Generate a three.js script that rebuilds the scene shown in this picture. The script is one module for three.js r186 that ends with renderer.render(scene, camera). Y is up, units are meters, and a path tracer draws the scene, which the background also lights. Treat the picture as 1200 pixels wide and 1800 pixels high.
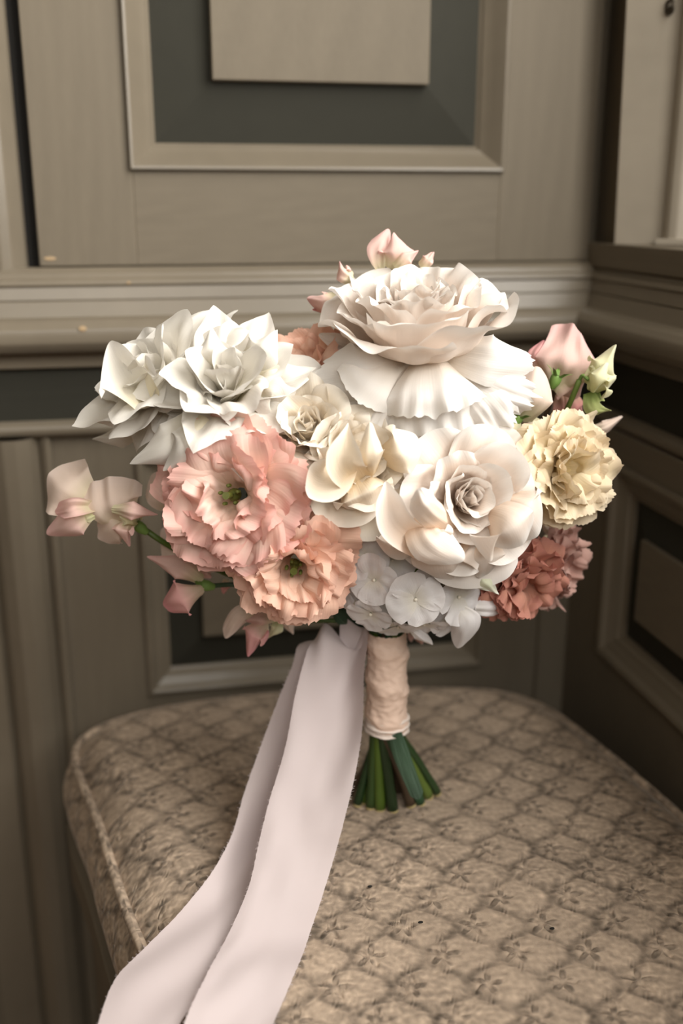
import * as THREE from 'three';
import { ImprovedNoise } from 'three/addons/math/ImprovedNoise.js';
import { mergeGeometries, mergeVertices, toCreasedNormals } from 'three/addons/utils/BufferGeometryUtils.js';
import { RoundedBoxGeometry } from 'three/addons/geometries/RoundedBoxGeometry.js';
import { RectAreaLightUniformsLib } from 'three/addons/lights/RectAreaLightUniformsLib.js';

// ---------- camera, sky, window light, exposure ----------
const scene = new THREE.Scene();
const rad = THREE.MathUtils.degToRad;
const FPX = 1780, PITCH = rad(16.9), YAW = rad(11.3);           // image taken as 1200 x 1800
const CAM = new THREE.Vector3(0, 0.85, 0.828);
const camera = new THREE.PerspectiveCamera(2 * THREE.MathUtils.radToDeg(Math.atan(900 / FPX)), 1200 / 1800, 0.02, 30);
camera.rotation.set(-PITCH, -YAW, 0, 'YXZ');
camera.position.copy(CAM);
camera.focus = 0.585; camera.userData.fStop = 3.2;
scene.add(camera);

scene.background = new THREE.Color(0.9, 0.92, 0.95);
RectAreaLightUniformsLib.init();
const renderer = new THREE.WebGLRenderer({ antialias: true });
renderer.toneMapping = THREE.LinearToneMapping;
renderer.toneMappingExposure = 1.04;
renderer.shadowMap.enabled = true;
const WIN1 = { z0: 0.36, z1: 1.5, y0: 0.9, y1: 2.6 };          // window in the right wall, beside the camera
const FILL_WIN2 = { x0: -0.75, x1: 0.4, y0: 1.6, y1: 2.8 };           // unseen window added behind the camera as fill light
const ZF = 3.0, WALLX = 0.392;                                             // face of the right wall
function windowLight(color, power, w, h, at, to) {
  const l = new THREE.RectAreaLight(color, power, w, h);
  l.position.set(...at); l.lookAt(...to); l.castShadow = true; scene.add(l); return l;
}
windowLight(new THREE.Color(1.0, 0.965, 0.90), 9.6, WIN1.z1 - WIN1.z0, WIN1.y1 - WIN1.y0, [WALLX + 0.125, (WIN1.y0 + WIN1.y1) / 2, (WIN1.z0 + WIN1.z1) / 2], [-3, (WIN1.y0 + WIN1.y1) / 2, (WIN1.z0 + WIN1.z1) / 2]);
windowLight(new THREE.Color(1.0, 0.965, 0.90), 6.4, FILL_WIN2.x1 - FILL_WIN2.x0, FILL_WIN2.y1 - FILL_WIN2.y0, [(FILL_WIN2.x0 + FILL_WIN2.x1) / 2, (FILL_WIN2.y0 + FILL_WIN2.y1) / 2, ZF - 0.02], [(FILL_WIN2.x0 + FILL_WIN2.x1) / 2, (FILL_WIN2.y0 + FILL_WIN2.y1) / 2, 0]);  // fill from the added window

// ---------- helpers ----------
const V = (x, y, z) => new THREE.Vector3(x, y, z);
const FH = V(Math.sin(YAW), 0, -Math.cos(YAW)), RT = V(Math.cos(YAW), 0, Math.sin(YAW)), UP = V(0, 1, 0);
const FWD = V(Math.sin(YAW) * Math.cos(PITCH), -Math.sin(PITCH), -Math.cos(YAW) * Math.cos(PITCH));
const CUP = new THREE.Vector3().crossVectors(RT, FWD);
const ray = (px, py) => FWD.clone().addScaledVector(RT, (px - 600) / FPX).addScaledVector(CUP, -(py - 900) / FPX);
const at = (px, py, F) => { const d = ray(px, py); return CAM.clone().addScaledVector(d, F / d.dot(FH)); };   // a point F metres ahead
const onY = (px, py, y) => { const d = ray(px, py); return CAM.clone().addScaledVector(d, (y - CAM.y) / d.y); };
const dirv = (r, u, t) => V(0, 0, 0).addScaledVector(RT, r).addScaledVector(UP, u).addScaledVector(FH, -t).normalize();
function rng(seed) { let a = seed >>> 0; return () => { a = (a + 0x6D2B79F5) | 0; let t = Math.imul(a ^ (a >>> 15), 1 | a); t = (t + Math.imul(t ^ (t >>> 7), 61 | t)) ^ t; return ((t ^ (t >>> 14)) >>> 0) / 4294967296; }; }
const noise = new ImprovedNoise();
const N3 = (x, y, z) => noise.noise(x, y, z);
const lerp = (a, b, t) => a + (b - a) * t, clamp = (x, a = 0, b = 1) => Math.min(b, Math.max(a, x));
const smooth = (a, b, x) => { const t = clamp((x - a) / (b - a)); return t * t * (3 - 2 * t); };
const counts = {};
function numbered(n) { const k = counts[n] = (counts[n] ?? -1) + 1; return k ? `${n}_${String(k).padStart(3, '0')}` : n; }
function mesh(name, geo, mat, parent = scene) {
  const m = new THREE.Mesh(geo, mat); m.name = parent === scene ? numbered(name) : name; m.castShadow = m.receiveShadow = true; parent.add(m); return m;
}
function thing(name, label, category, pos, group) {
  const o = new THREE.Group(); o.name = numbered(name); o.position.copy(pos ?? V(0, 0, 0)); o.userData = { label, category };
  if (group) o.userData.group = group;
  scene.add(o); return o;
}
function struct(name, geo, mat) { const m = mesh(name, geo, mat); m.userData.kind = 'structure'; return m; }
function structGroup(name) { const o = new THREE.Group(); o.name = name; o.userData.kind = 'structure'; scene.add(o); return o; }
function box(x0, x1, y0, y1, z0, z1) { return new THREE.BoxGeometry(x1 - x0, y1 - y0, z1 - z0).translate((x0 + x1) / 2, (y0 + y1) / 2, (z0 + z1) / 2); }
function softBox(x0, x1, y0, y1, z0, z1, r = 0.0015) { return new RoundedBoxGeometry(x1 - x0, y1 - y0, z1 - z0, 2, r).translate((x0 + x1) / 2, (y0 + y1) / 2, (z0 + z1) / 2); }
function gridGeo(nu, nv, fn, colFn, closedU = false) {
  const pos = [], uv = [], col = [], idx = [];
  for (let j = 0; j <= nv; j++) for (let i = 0; i <= nu; i++) {
    const p = fn(i / nu, j / nv); pos.push(p.x, p.y, p.z); uv.push(p.u ?? i / nu, p.v ?? j / nv);
    if (colFn) { const c = colFn(i / nu, j / nv); col.push(c[0], c[1], c[2]); }
  }
  for (let j = 0; j < nv; j++) for (let i = 0; i < nu; i++) { const a = j * (nu + 1) + i, b = a + 1, c = a + nu + 1, d = c + 1; idx.push(a, b, d, a, d, c); }
  const g = new THREE.BufferGeometry();
  g.setAttribute('position', new THREE.Float32BufferAttribute(pos, 3)); g.setAttribute('uv', new THREE.Float32BufferAttribute(uv, 2));
  if (colFn) g.setAttribute('color', new THREE.Float32BufferAttribute(col, 3));
  g.setIndex(idx); g.computeVertexNormals();
  if (closedU) { const n = g.attributes.normal; for (let j = 0; j <= nv; j++) { const a = j * (nu + 1), b = a + nu; const s = V(n.getX(a) + n.getX(b), n.getY(a) + n.getY(b), n.getZ(a) + n.getZ(b)).normalize(); n.setXYZ(a, s.x, s.y, s.z); n.setXYZ(b, s.x, s.y, s.z); } }
  return g;
}
function tube(points, rad_, segs = 24, sides = 10, inv) {
  const c = new THREE.CatmullRomCurve3(points), fr = c.computeFrenetFrames(segs), R = typeof rad_ === 'function' ? rad_ : () => rad_;
  const g = gridGeo(sides, segs + 2, (u, v) => {
    let j = Math.round(v * (segs + 2)) - 1; const cap = j < 0 || j > segs; j = clamp(j, 0, segs);
    const p = c.getPointAt(j / segs), r = cap ? 0 : R(j / segs, u), a = u * Math.PI * 2;
    p.addScaledVector(fr.normals[j], Math.cos(a) * r).addScaledVector(fr.binormals[j], Math.sin(a) * r); return p;
  }, null, true);
  if (inv) g.applyMatrix4(inv);
  return g;
}
// textures
function dataTex(w, h, fn, srgb) {
  const d = new Uint8Array(w * h * 4);
  for (let y = 0; y < h; y++) for (let x = 0; x < w; x++) { const c = fn(x / w, y / h), o = (y * w + x) * 4; for (let k = 0; k < 3; k++) d[o + k] = clamp(c[k]) * 255; d[o + 3] = 255; }
  const t = new THREE.DataTexture(d, w, h); t.magFilter = THREE.LinearFilter; t.minFilter = THREE.LinearMipmapLinearFilter; t.generateMipmaps = true; t.wrapS = t.wrapT = THREE.RepeatWrapping;
  if (srgb) t.colorSpace = THREE.SRGBColorSpace; t.needsUpdate = true; return t;
}
// noise that repeats over a unit square, by blending four shifted copies
function tileNoise(u, v, fx, fy, z) {
  const n = (a, b) => N3(a * fx, b * fy, z), s = smooth(0, 1, u), t = smooth(0, 1, v);
  return lerp(lerp(n(u, v), n(u - 1, v), s), lerp(n(u, v - 1), n(u - 1, v - 1), s), t);
}

// ---------- materials ----------
const brush = dataTex(512, 512, (u, v) => { const a = 0.5 + 0.12 * tileNoise(u, v, 6, 60, 1) + 0.2 * tileNoise(u, v, 20, 24, 5); return [a, a, a]; });
brush.repeat.set(4, 4);
const paintTone = dataTex(512, 512, (u, v) => { const a = 0.95 + 0.04 * tileNoise(u, v, 5, 6, 2) + 0.02 * tileNoise(u, v, 30, 40, 7); return [a, a * 0.995, a * 0.985]; }, true);
paintTone.repeat.set(2, 2);
const taupe = new THREE.MeshPhysicalMaterial({ specularIntensity: 0.5, color: '#746b5d', roughness: 0.6, map: paintTone, bumpMap: brush, bumpScale: 0.00015 });
const taupeRail = new THREE.MeshPhysicalMaterial({ specularIntensity: 0.8, color: '#797062', roughness: 0.3, map: paintTone, bumpMap: brush, bumpScale: 0.0002 });
const slate = new THREE.MeshPhysicalMaterial({ specularIntensity: 0.45, color: '#35342d', roughness: 0.75, map: paintTone, bumpMap: brush, bumpScale: 0.0002 });
const jambLitPaint = new THREE.MeshStandardMaterial({ color: '#aba294', roughness: 0.45, map: paintTone, bumpMap: brush, bumpScale: 0.00015 });  // paler than the taupe: window light on the jamb put into the colour
const gapDark = new THREE.MeshStandardMaterial({ color: '#14120f', roughness: 0.9 });
const bareWood = new THREE.MeshStandardMaterial({ color: '#a8906f', roughness: 0.8 });
const plaster = new THREE.MeshStandardMaterial({ color: '#8d8474', roughness: 0.9 });
const boards = new THREE.MeshStandardMaterial({ color: '#6b4f38', roughness: 0.6 });
const iron = new THREE.MeshStandardMaterial({ color: '#4b443a', roughness: 0.4, metalness: 0.8 });
const glass = new THREE.MeshPhysicalMaterial({ transmission: 1, thickness: 0, roughness: 0, color: '#ffffff' });
const veins = dataTex(256, 256, (u, v) => { const a = 0.5 + 0.3 * N3(u * 46, v * 2.2, 3) + 0.25 * N3(u * 16, v * 3, 9); return [a, a, a]; });
const petalMat = (rough = 0.75, tr = 0.22, bump = 0.00025) => new THREE.MeshPhysicalMaterial({ vertexColors: true, roughness: rough, transmission: tr, thickness: 0, side: THREE.DoubleSide, bumpMap: veins, bumpScale: bump, specularIntensity: 0.5 });
const PETAL = petalMat(0.94, 0.24, 0.00014), FRILL = petalMat(0.95, 0.28, 0.0004), PEA = petalMat(0.96, 0.3, 0.00006);
const greenVar = (c, r = 0.42) => new THREE.MeshStandardMaterial({ color: c, roughness: r, bumpMap: veins, bumpScale: 0.0003 });
const GREENS = ['#334a20', '#4d6420', '#22381c', '#4a3b2c', '#294a2e', '#5d7030', '#2c4424', '#3d3226'].map((c) => greenVar(c));
const calyxGreen = greenVar('#6f8f45', 0.6);

// ---------- room ----------
const WX0 = -3.2, YC = 2.9;
struct('floor', box(WX0, WALLX + 0.3, -0.1, 0, -0.1, ZF), boards);
struct('ceiling', box(WX0, WALLX + 0.3, YC, YC + 0.1, -0.1, ZF), plaster);
struct('wall_left', box(WX0 - 0.1, WX0, 0, YC, -0.1, ZF), plaster);
struct('wall_front', mergeGeometries([
  box(WX0, FILL_WIN2.x0, 0, YC, ZF, ZF + 0.1), box(FILL_WIN2.x1, WALLX + 0.3, 0, YC, ZF, ZF + 0.1),
  box(FILL_WIN2.x0, FILL_WIN2.x1, 0, FILL_WIN2.y0, ZF, ZF + 0.1), box(FILL_WIN2.x0, FILL_WIN2.x1, FILL_WIN2.y1, YC, ZF, ZF + 0.1)]), plaster);
const wallRight = struct('wall_right', mergeGeometries([
  box(WALLX, WALLX + 0.2, 0, 0.815, -0.1, WIN1.z0), box(WALLX, WALLX + 0.2, 0.815, YC, -0.1, 0.03), box(WALLX + 0.13, WALLX + 0.2, 0.815, YC, 0.03, WIN1.z0), box(WALLX, WALLX + 0.2, 0, YC, WIN1.z1, ZF),
  box(WALLX, WALLX + 0.2, 0, 0.815, WIN1.z0, WIN1.z1), box(WALLX + 0.13, WALLX + 0.2, 0.815, WIN1.y0, WIN1.z0, WIN1.z1), box(WALLX, WALLX + 0.2, WIN1.y1, YC, WIN1.z0, WIN1.z1)]), taupe);
const wallBack = struct('wall_back', box(WX0, WALLX + 0.1, 0, YC, -0.1, -0.018), taupe);
function makeWindow(name, w, h) {
  const g = structGroup(name), f = 0.04;
  mesh('window_frame', mergeGeometries([box(-w / 2, w / 2, 0, f, -0.03, 0.03), box(-w / 2, w / 2, h - f, h, -0.03, 0.03), box(-w / 2, -w / 2 + f, f, h - f, -0.03, 0.03), box(w / 2 - f, w / 2, f, h - f, -0.03, 0.03), box(-0.015, 0.015, f, h - f, -0.02, 0.02), box(-w / 2 + f, w / 2 - f, h / 2 - 0.015, h / 2 + 0.015, -0.02, 0.02)]), plaster, g);
  mesh('pane', box(-w / 2 + f, w / 2 - f, f, h - f, -0.002, 0.002), glass, g);
  return g;
}
const w1 = makeWindow('window_1', WIN1.z1 - WIN1.z0, WIN1.y1 - WIN1.y0); w1.position.set(WALLX + 0.16, WIN1.y0, (WIN1.z0 + WIN1.z1) / 2); w1.rotation.y = Math.PI / 2;
const w2 = makeWindow('added_window_2', FILL_WIN2.x1 - FILL_WIN2.x0, FILL_WIN2.y1 - FILL_WIN2.y0); w2.position.set((FILL_WIN2.x0 + FILL_WIN2.x1) / 2, FILL_WIN2.y0, ZF + 0.06);

// panelling: (a, b, d) = along the wall, up, out of the wall
const backMap = (a, b, d) => V(a, b, d), rightMap = (a, b, d) => V(WALLX - d, b, a);
function flipIf(g, map) { if (map === rightMap) { const i = g.index; if (i) for (let k = 0; k < i.count; k += 3) { const t = i.getX(k + 1); i.setX(k + 1, i.getX(k + 2)); i.setX(k + 2, t); } } return g; }
// prism of a profile [[b, d], ...] run along a from a0 to a1
function run(profile, a0, a1, map, crease = 0.5, along = 'a') {
  const n = profile.length, pos = [], uv = [], idx = []; let len = 0;
  profile.forEach(([b, d], i) => { if (i) len += Math.hypot(b - profile[i - 1][0], d - profile[i - 1][1]); for (const a of [a0, a1]) { const p = along === 'a' ? map(a, b, d) : map(b, a, d); pos.push(p.x, p.y, p.z); uv.push(a, len); } });
  for (let i = 0; i < n - 1; i++) { const k = i * 2; idx.push(k, k + 2, k + 1, k + 1, k + 2, k + 3); }
  const g = new THREE.BufferGeometry(); g.setAttribute('position', new THREE.Float32BufferAttribute(pos, 3)); g.setAttribute('uv', new THREE.Float32BufferAttribute(uv, 2)); g.setIndex(idx);
  g.computeVertexNormals(); return toCreasedNormals(g, crease);
}
// four mitred sides of a frame; profile [[inset, d], ...] from the outer edge inwards
function frameSides(a0, a1, b0, b1, profile, map) {
  const corner = (o, k) => [[a0 + o, b0 + o], [a1 - o, b0 + o], [a1 - o, b1 - o], [a0 + o, b1 - o]][k];
  return [0, 1, 2, 3].map((k) => {
    const pos = [], uv = [], idx = [];
    profile.forEach(([o, d]) => { for (const c of [corner(o, k), corner(o, (k + 1) % 4)]) { const p = map(c[0], c[1], d); pos.push(p.x, p.y, p.z); uv.push(k % 2 ? c[1] : c[0], o); } });
    for (let i = 0; i < profile.length - 1; i++) { const j = i * 2; idx.push(j, j + 1, j + 2, j + 1, j + 3, j + 2); }
    const g = new THREE.BufferGeometry(); g.setAttribute('position', new THREE.Float32BufferAttribute(pos, 3)); g.setAttribute('uv', new THREE.Float32BufferAttribute(uv, 2)); g.setIndex(idx); g.computeVertexNormals();
    return toCreasedNormals(g, 0.5);
  });
}
const bx = (map, a0, a1, b0, b1, d0, d1, r = 0.0012) => { const p = map(a0, b0, d0), q = map(a1, b1, d1); return softBox(Math.min(p.x, q.x), Math.max(p.x, q.x), Math.min(p.y, q.y), Math.max(p.y, q.y), Math.min(p.z, q.z), Math.max(p.z, q.z), r); };
function arc(cb, cd, r, t0, t1, n = 12) { return [...Array(n + 1)].map((_, i) => { const t = lerp(t0, t1, i / n); return [cb + r * Math.sin(t), cd + r * Math.cos(t)]; }); }

// upper cupboard door with a sunk panel
const D = structGroup('door_1');
const dx0 = -0.0705, dx1 = 0.379, dy0 = 0.8042, dy1 = 1.75, mx0 = 0.0015, mx1 = 0.2995, my0 = 0.875, my1 = 1.66;
mesh('stile', bx(backMap, dx0, mx0 + 0.002, dy0, dy1, -0.012, 0), taupe, D);
mesh('stile', bx(backMap, mx1 - 0.002, dx1, dy0, dy1, -0.012, 0), taupe, D);
mesh('rail', bx(backMap, mx0 + 0.0015, mx1 - 0.0015, dy0, my0 + 0.002, -0.012, -0.0001), taupe, D);
mesh('rail', bx(backMap, mx0 + 0.0015, mx1 - 0.0015, my1 - 0.002, dy1, -0.012, -0.0001), taupe, D);
const mold = [[0, -0.002], [0, 0.004], [0.001, 0.0052], [0.003, 0.0048], [0.0055, 0.0022], [0.0105, -0.0038], [0.016, -0.0098], [0.0172, -0.0105], [0.018, -0.0122], [0.0203, -0.0142], [0.0205, -0.0155]];
for (const g of frameSides(mx0, mx1, my0, my1, mold, backMap)) mesh('moulding', g, taupeRail, D);
const px0 = mx0 + 0.02, px1 = mx1 - 0.02, py0 = my0 + 0.02, py1 = my1 - 0.02, in_ = 0.0455;
for (const g of frameSides(px0, px1, py0, py1, [[0, -0.0145], [0.0455, -0.0065]], backMap)) mesh('panel_bevel', g, slate, D);
mesh('panel_field', bx(backMap, px0 + in_ - 0.001, px1 - in_ + 0.001, py0 + in_ - 0.001, py1 - in_ + 0.001, -0.0175, 0.0025), taupe, D);
{ const c = new THREE.IcosahedronGeometry(0.0028, 1); c.scale(1.7, 0.5, 0.1); c.translate(dx0 + 0.008, dy0 + 0.006, 0.0001); mesh('paint_chip', c, bareWood, D); }

// dark sheet, gap shade put into its colour, and rounded jamb left of the door
const wallChild = (name, g, m) => mesh(name, g, m, wallBack);
wallChild('gap_shade_sheet', box(-0.0835, dx0, 0.80, dy1, -0.0125, -0.0115), gapDark);
wallChild('jamb', run([[-0.135, -0.012], ...arc(-0.1, -0.012, 0.019, -1.5, 1.5, 14).map(([a, d]) => [a, d]), [-0.0795, -0.012]], 0.80, dy1, backMap, 0.9, 'b'), taupeRail);
wallChild('jamb_board', box(-0.6, -0.119, 0.80, dy1, -0.0125, -0.006), taupe);
wallChild('door_head', box(-0.6, WALLX, dy1, 1.9, -0.0125, 0.0), taupe);

// chair rail with a roll moulding, dark frieze and a bead, on both walls
const railProfile = [[0.8035, -0.0125], [0.8035, 0.004], [0.7995, 0.0105], [0.7965, 0.012], [0.7945, 0.0155], [0.7915, 0.0168], [0.7895, 0.0152], [0.7805, 0.0178], [0.7798, 0.0168], [0.779, 0.0182], [0.768, 0.0222], ...arc(0.7545, 0.0235, 0.0135, 1.25, -1.5, 18), [0.7405, 0.017], [0.7395, 0.0135], [0.7285, 0.0125], [0.7275, 0.0105], [0.7275, 0.0045]];
const beadProfile = [[0.6855, 0.0045], [0.6848, 0.007], ...arc(0.6785, 0.0055, 0.0062, 1.0, -1.5, 12), [0.671, 0.004], [0.671, -0.0125]];
const t1 = struct('trim_1', run(railProfile, -0.6, WALLX, backMap, 0.35), taupeRail);
const t2 = struct('trim_2', flipWind(run(railProfile, 0, 0.6, rightMap, 0.35)), taupeRail);
struct('trim_3', run(beadProfile, -0.6, WALLX, backMap, 0.4), taupeRail);
struct('trim_4', flipWind(run(beadProfile, 0, 0.6, rightMap, 0.4)), taupeRail);
function flipWind(g) { const p = g.attributes.position, n = g.attributes.normal, u = g.attributes.uv; for (let i = 0; i < p.count; i += 3) for (const at_ of [p, n, u]) for (let k = 0; k < at_.itemSize; k++) { const t = at_.getComponent(i + 1, k); at_.setComponent(i + 1, k, at_.getComponent(i + 2, k)); at_.setComponent(i + 2, k, t); } for (let i = 0; i < n.count; i++) n.setXYZ(i, -n.getX(i), -n.getY(i), -n.getZ(i)); return g; }
wallChild('frieze', box(-0.6, WALLX, 0.68, 0.729, -0.0125, 0.0045), slate);
mesh('frieze', box(WALLX - 0.0045, WALLX + 0.001, 0.68, 0.729, 0, 0.6), slate, wallRight);
for (const [px, py, s] of [[145, 578, 1], [226, 497, 0.5]]) { const c = new THREE.IcosahedronGeometry(0.0024 * s, 1); c.scale(1.3, 0.9, 0.18); const p = at(px, py, 0); const d = ray(px, py); const q = CAM.clone().addScaledVector(d, (0.037 - (py < 500 ? 0.0200 : 0) - CAM.z) / d.z); c.translate(q.x, q.y, q.z); mesh('paint_chip', c, bareWood, t1); }

// lower panelling
wallChild('pilaster', run([[-0.16, -0.012], [-0.16, 0.004], [-0.128, 0.004], [-0.126, 0.001], ...arc(-0.104, -0.006, 0.0215, -1.3, 1.3, 16), [-0.082, 0.001], [-0.0805, 0.004], ...arc(-0.0765, 0.003, 0.0035, -1.3, 1.5, 6), [-0.073, -0.012]], 0, 0.672, backMap, 0.5, 'b'), taupeRail);
wallChild('panel_board', box(-0.6, -0.158, 0, 0.672, -0.0125, 0.001), taupe);
const lx0 = -0.008, lx1 = 0.30, ly0 = 0.435, ly1 = 0.652;
wallChild('stile', bx(backMap, -0.0735, lx0 + 0.001, 0, 0.672, -0.0125, 0), taupe);
wallChild('stile', bx(backMap, lx1 - 0.001, 0.356, 0, 0.672, -0.0125, 0), taupe);
wallChild('corner_post', bx(backMap, 0.353, WALLX, 0, 0.672, -0.0125, 0.006), taupe);
wallChild('rail', bx(backMap, lx0, lx1, 0, ly0 + 0.001, -0.0125, -0.0001), taupe);
wallChild('rail', bx(backMap, lx0, lx1, ly1 - 0.001, 0.672, -0.0125, -0.0001), taupe);
const mold2 = [[0, -0.002], [0.0005, 0.003], [0.003, 0.004], [0.0055, 0.003], [0.0075, -0.0005], [0.0135, -0.004], [0.016, -0.0045], [0.0175, -0.007], [0.0205, -0.0085], [0.0205, -0.012]];
for (const g of frameSides(lx0, lx1, ly0, ly1, mold2, backMap)) wallChild('moulding', g, taupeRail);
for (const g of frameSides(lx0 + 0.02, lx1 - 0.02, ly0 + 0.02, ly1 - 0.02, [[0, -0.0112], [0.03, -0.006]], backMap)) wallChild('panel_bevel', g, slate);
wallChild('panel_field', bx(backMap, lx0 + 0.05, lx1 - 0.05, ly0 + 0.05, ly1 - 0.05, -0.0115, -0.002), taupe);
// right wall, below the rail
const rc = (name, g, m) => mesh(name, g, m, wallRight);
const rz0 = 0.075, rz1 = 0.42, ry0 = 0.475, ry1 = 0.648;
rc('stile', bx(rightMap, 0, rz0 + 0.001, 0, 0.672, -0.001, 0.012), taupe);
rc('stile', bx(rightMap, rz1 - 0.001, 0.6, 0, 0.672, -0.001, 0.012), taupe);
rc('rail', bx(rightMap, rz0, rz1, 0, ry0 + 0.001, -0.001, 0.0119), taupe);
rc('rail', bx(rightMap, rz0, rz1, ry1 - 0.001, 0.672, -0.001, 0.0119), taupe);
const mold3 = mold2.map(([o, d]) => [o * 1.3, d + 0.012]);
for (const g of frameSides(rz0, rz1, ry0, ry1, mold3, rightMap)) rc('moulding', flipWind(g), taupeRail);
for (const g of frameSides(rz0 + 0.026, rz1 - 0.026, ry0 + 0.026, ry1 - 0.026, [[0, 0.0008], [0.026, 0.006]], rightMap)) rc('panel_bevel', flipWind(g), slate);
rc('panel_field', bx(rightMap, rz0 + 0.052, rz1 - 0.052, ry0 + 0.052, ry1 - 0.052, 0, 0.01), taupe);
// right wall, above the rail: plinth and splayed shutter with a rolled edge and an eye screw
rc('plinth', bx(rightMap, 0.0, 1.5, 0.8, 0.8195, -0.19, 0.014), taupe);
const SH = structGroup('trim_5');
{
  const shape = new THREE.Shape([[0.0, 0.819], [0.17, 0.819], [0.17, 2.3], [-0.04, 2.3]].map(([a, b]) => new THREE.Vector2(a, b)));
  const g = new THREE.ExtrudeGeometry(shape, { depth: 0.012, bevelEnabled: true, bevelSize: 0.001, bevelThickness: 0.001, bevelSegments: 1 });
  g.rotateY(-Math.PI / 2);
  mesh('jamb_panel', g, jambLitPaint, SH);
  SH.position.set(WALLX - 0.002, 0, 0.036); SH.rotation.y = rad(44);
  SH.updateMatrixWorld(true);
  const onPanel = (px, py) => { const n = V(-1, 0, 0).applyAxisAngle(UP, SH.rotation.y), d = ray(px, py), O = SH.position.clone().addScaledVector(n, 0.013); return SH.worldToLocal(CAM.clone().addScaledVector(d, O.sub(CAM).dot(n) / d.dot(n))); };
  const zr = onPanel(1203, 250).z;
  mesh('jamb_roll', run([[zr - 0.016, 0.0], ...arc(zr, -0.002, 0.011, -1.4, 1.4, 12), [zr + 0.02, -0.01]], 0.822, 2.3, (a, b, d) => V(-d - 0.012, b, a), 0.8, 'b'), jambLitPaint, SH);
  mesh('roll_foot', softBox(-0.024, 0.0, 0.8195, 0.8245, zr - 0.013, zr + 0.02, 0.001), jambLitPaint, SH);
  const e = mergeGeometries([new THREE.TorusGeometry(0.0046, 0.0014, 8, 20).rotateY(0.9), new THREE.CylinderGeometry(0.003, 0.0034, 0.004, 14).rotateZ(Math.PI / 2).translate(0.003, -0.002, 0)]);
  const ep = onPanel(1178, 13); e.translate(ep.x - 0.002, ep.y, ep.z); mesh('eye_screw', e, iron, SH);
}

// ---------- seat: painted base board and velvet cushion ----------
const SEAT = 0.45;
const outline = [[-0.066, 0.085], [-0.058, 0.058], [-0.03, 0.036], [0.02, 0.022], [0.09, 0.018], [0.16, 0.022], [0.25, 0.038], [0.3, 0.054], [0.326, 0.085], [0.343, 0.15], [0.36, 0.26], [0.372, 0.4], [0.378, 0.56], [0.36, 0.6], [0.2, 0.61], [0.06, 0.6], [0.038, 0.56], [0.012, 0.43], [-0.0107, 0.34], [-0.026, 0.28], [-0.045, 0.185]];
const oc = new THREE.CatmullRomCurve3(outline.map(([x, z]) => V(x, 0, z)), true, 'centripetal');
const NO = 520, oPts = oc.getSpacedPoints(NO), oLen = oc.getLength(), CEN = V(0.16, 0, 0.3);
const oNorm = oPts.map((p, i) => { const a = oPts[(i + NO - 1) % NO], b = oPts[(i + 1) % NO]; const n = V(b.z - a.z, 0, a.x - b.x).normalize(); return n.dot(p.clone().sub(CEN)) < 0 ? n.negate() : n; });
// embossed velvet: ogee lattice with a sprig in each cell
const PX = 0.041, QZ = 0.047, PROT = rad(-9);
function emboss(x, z) {
  const xr = x * Math.cos(PROT) - z * Math.sin(PROT), zr = x * Math.sin(PROT) + z * Math.cos(PROT);
  const u = xr / PX, v = zr / QZ, cw = Math.cos(2 * Math.PI * v), c = 0.25 * Math.sign(cw) * Math.pow(Math.abs(cw), 0.72);
  const brk = 0.75 + 0.8 * N3(x * 60, z * 60, 31);
  let d = 9;
  for (const t of [u - 0.0 - c, u - 0.5 + c]) { const k = Math.abs(t - Math.round(t)); d = Math.min(d, k * PX / (1 + 0.7 * Math.abs(Math.sin(2 * Math.PI * v)))); }
  let h = -1.05 * Math.exp(-((d / 0.0026) ** 2)) * clamp(brk, 0.4, 1);
  for (const [cu, cv] of [[0.5, 0], [0, 0.5]]) {
    const a = (u - cu - Math.round(u - cu)) * PX, b = (v - cv - Math.round(v - cv)) * QZ, r = Math.hypot(a, b), th = Math.atan2(b, a);
    const fl = 0.009 * (0.62 + 0.38 * Math.cos(5 * th + 0.6)); h -= 0.95 * clamp(0.65 + 1.6 * N3(x * 190, z * 190, 44)) * smooth(fl + 0.002, fl - 0.0015, r) * (1 - 0.8 * Math.exp(-((r / 0.0018) ** 2)));
    const s2 = Math.hypot(a * 1.4, (Math.abs(b) - 0.0125)); h -= 0.5 * Math.exp(-((s2 / 0.003) ** 2)) * (0.5 + 0.5 * Math.sin(a * 2600 + b * 900));
  }
  return h;
}
const TX = PX * 4, TZ = QZ * 3;
const rotUV = (x, z) => [(x * Math.cos(PROT) - z * Math.sin(PROT)) / TX, (x * Math.sin(PROT) + z * Math.cos(PROT)) / TZ];
const invUV = (u, v) => { const a = u * TX, b = v * TZ; return [a * Math.cos(PROT) + b * Math.sin(PROT), -a * Math.sin(PROT) + b * Math.cos(PROT)]; };
const crush = (u, v) => 0.75 * tileNoise(u + 0.02 * tileNoise(u, v, 14, 14, 18), v + 0.02 * tileNoise(u, v, 14, 14, 28), 30, 36, 4) + 0.5 * tileNoise(u + 0.03 * tileNoise(u, v, 9, 9, 8), v, 60, 46, 11) + 0.16 * tileNoise(u, v, 190, 160, 2);
const velvetMap = dataTex(1024, 1024, (u, v) => { const e = emboss(...invUV(u, v)), c = crush(u, v), a = 1.02 + 0.28 * e + 0.32 * c + 0.12 * tileNoise(u, v, 3, 3, 20); return [0.645 * a, 0.575 * a, 0.505 * a]; }, true);  // groove shade and some pile sheen put into the colour
const velvetBump = dataTex(1024, 1024, (u, v) => { const e = emboss(...invUV(u, v)), c = crush(u, v), a = 0.62 + 0.3 * e + 0.15 * c; return [a, a, a]; });
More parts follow.
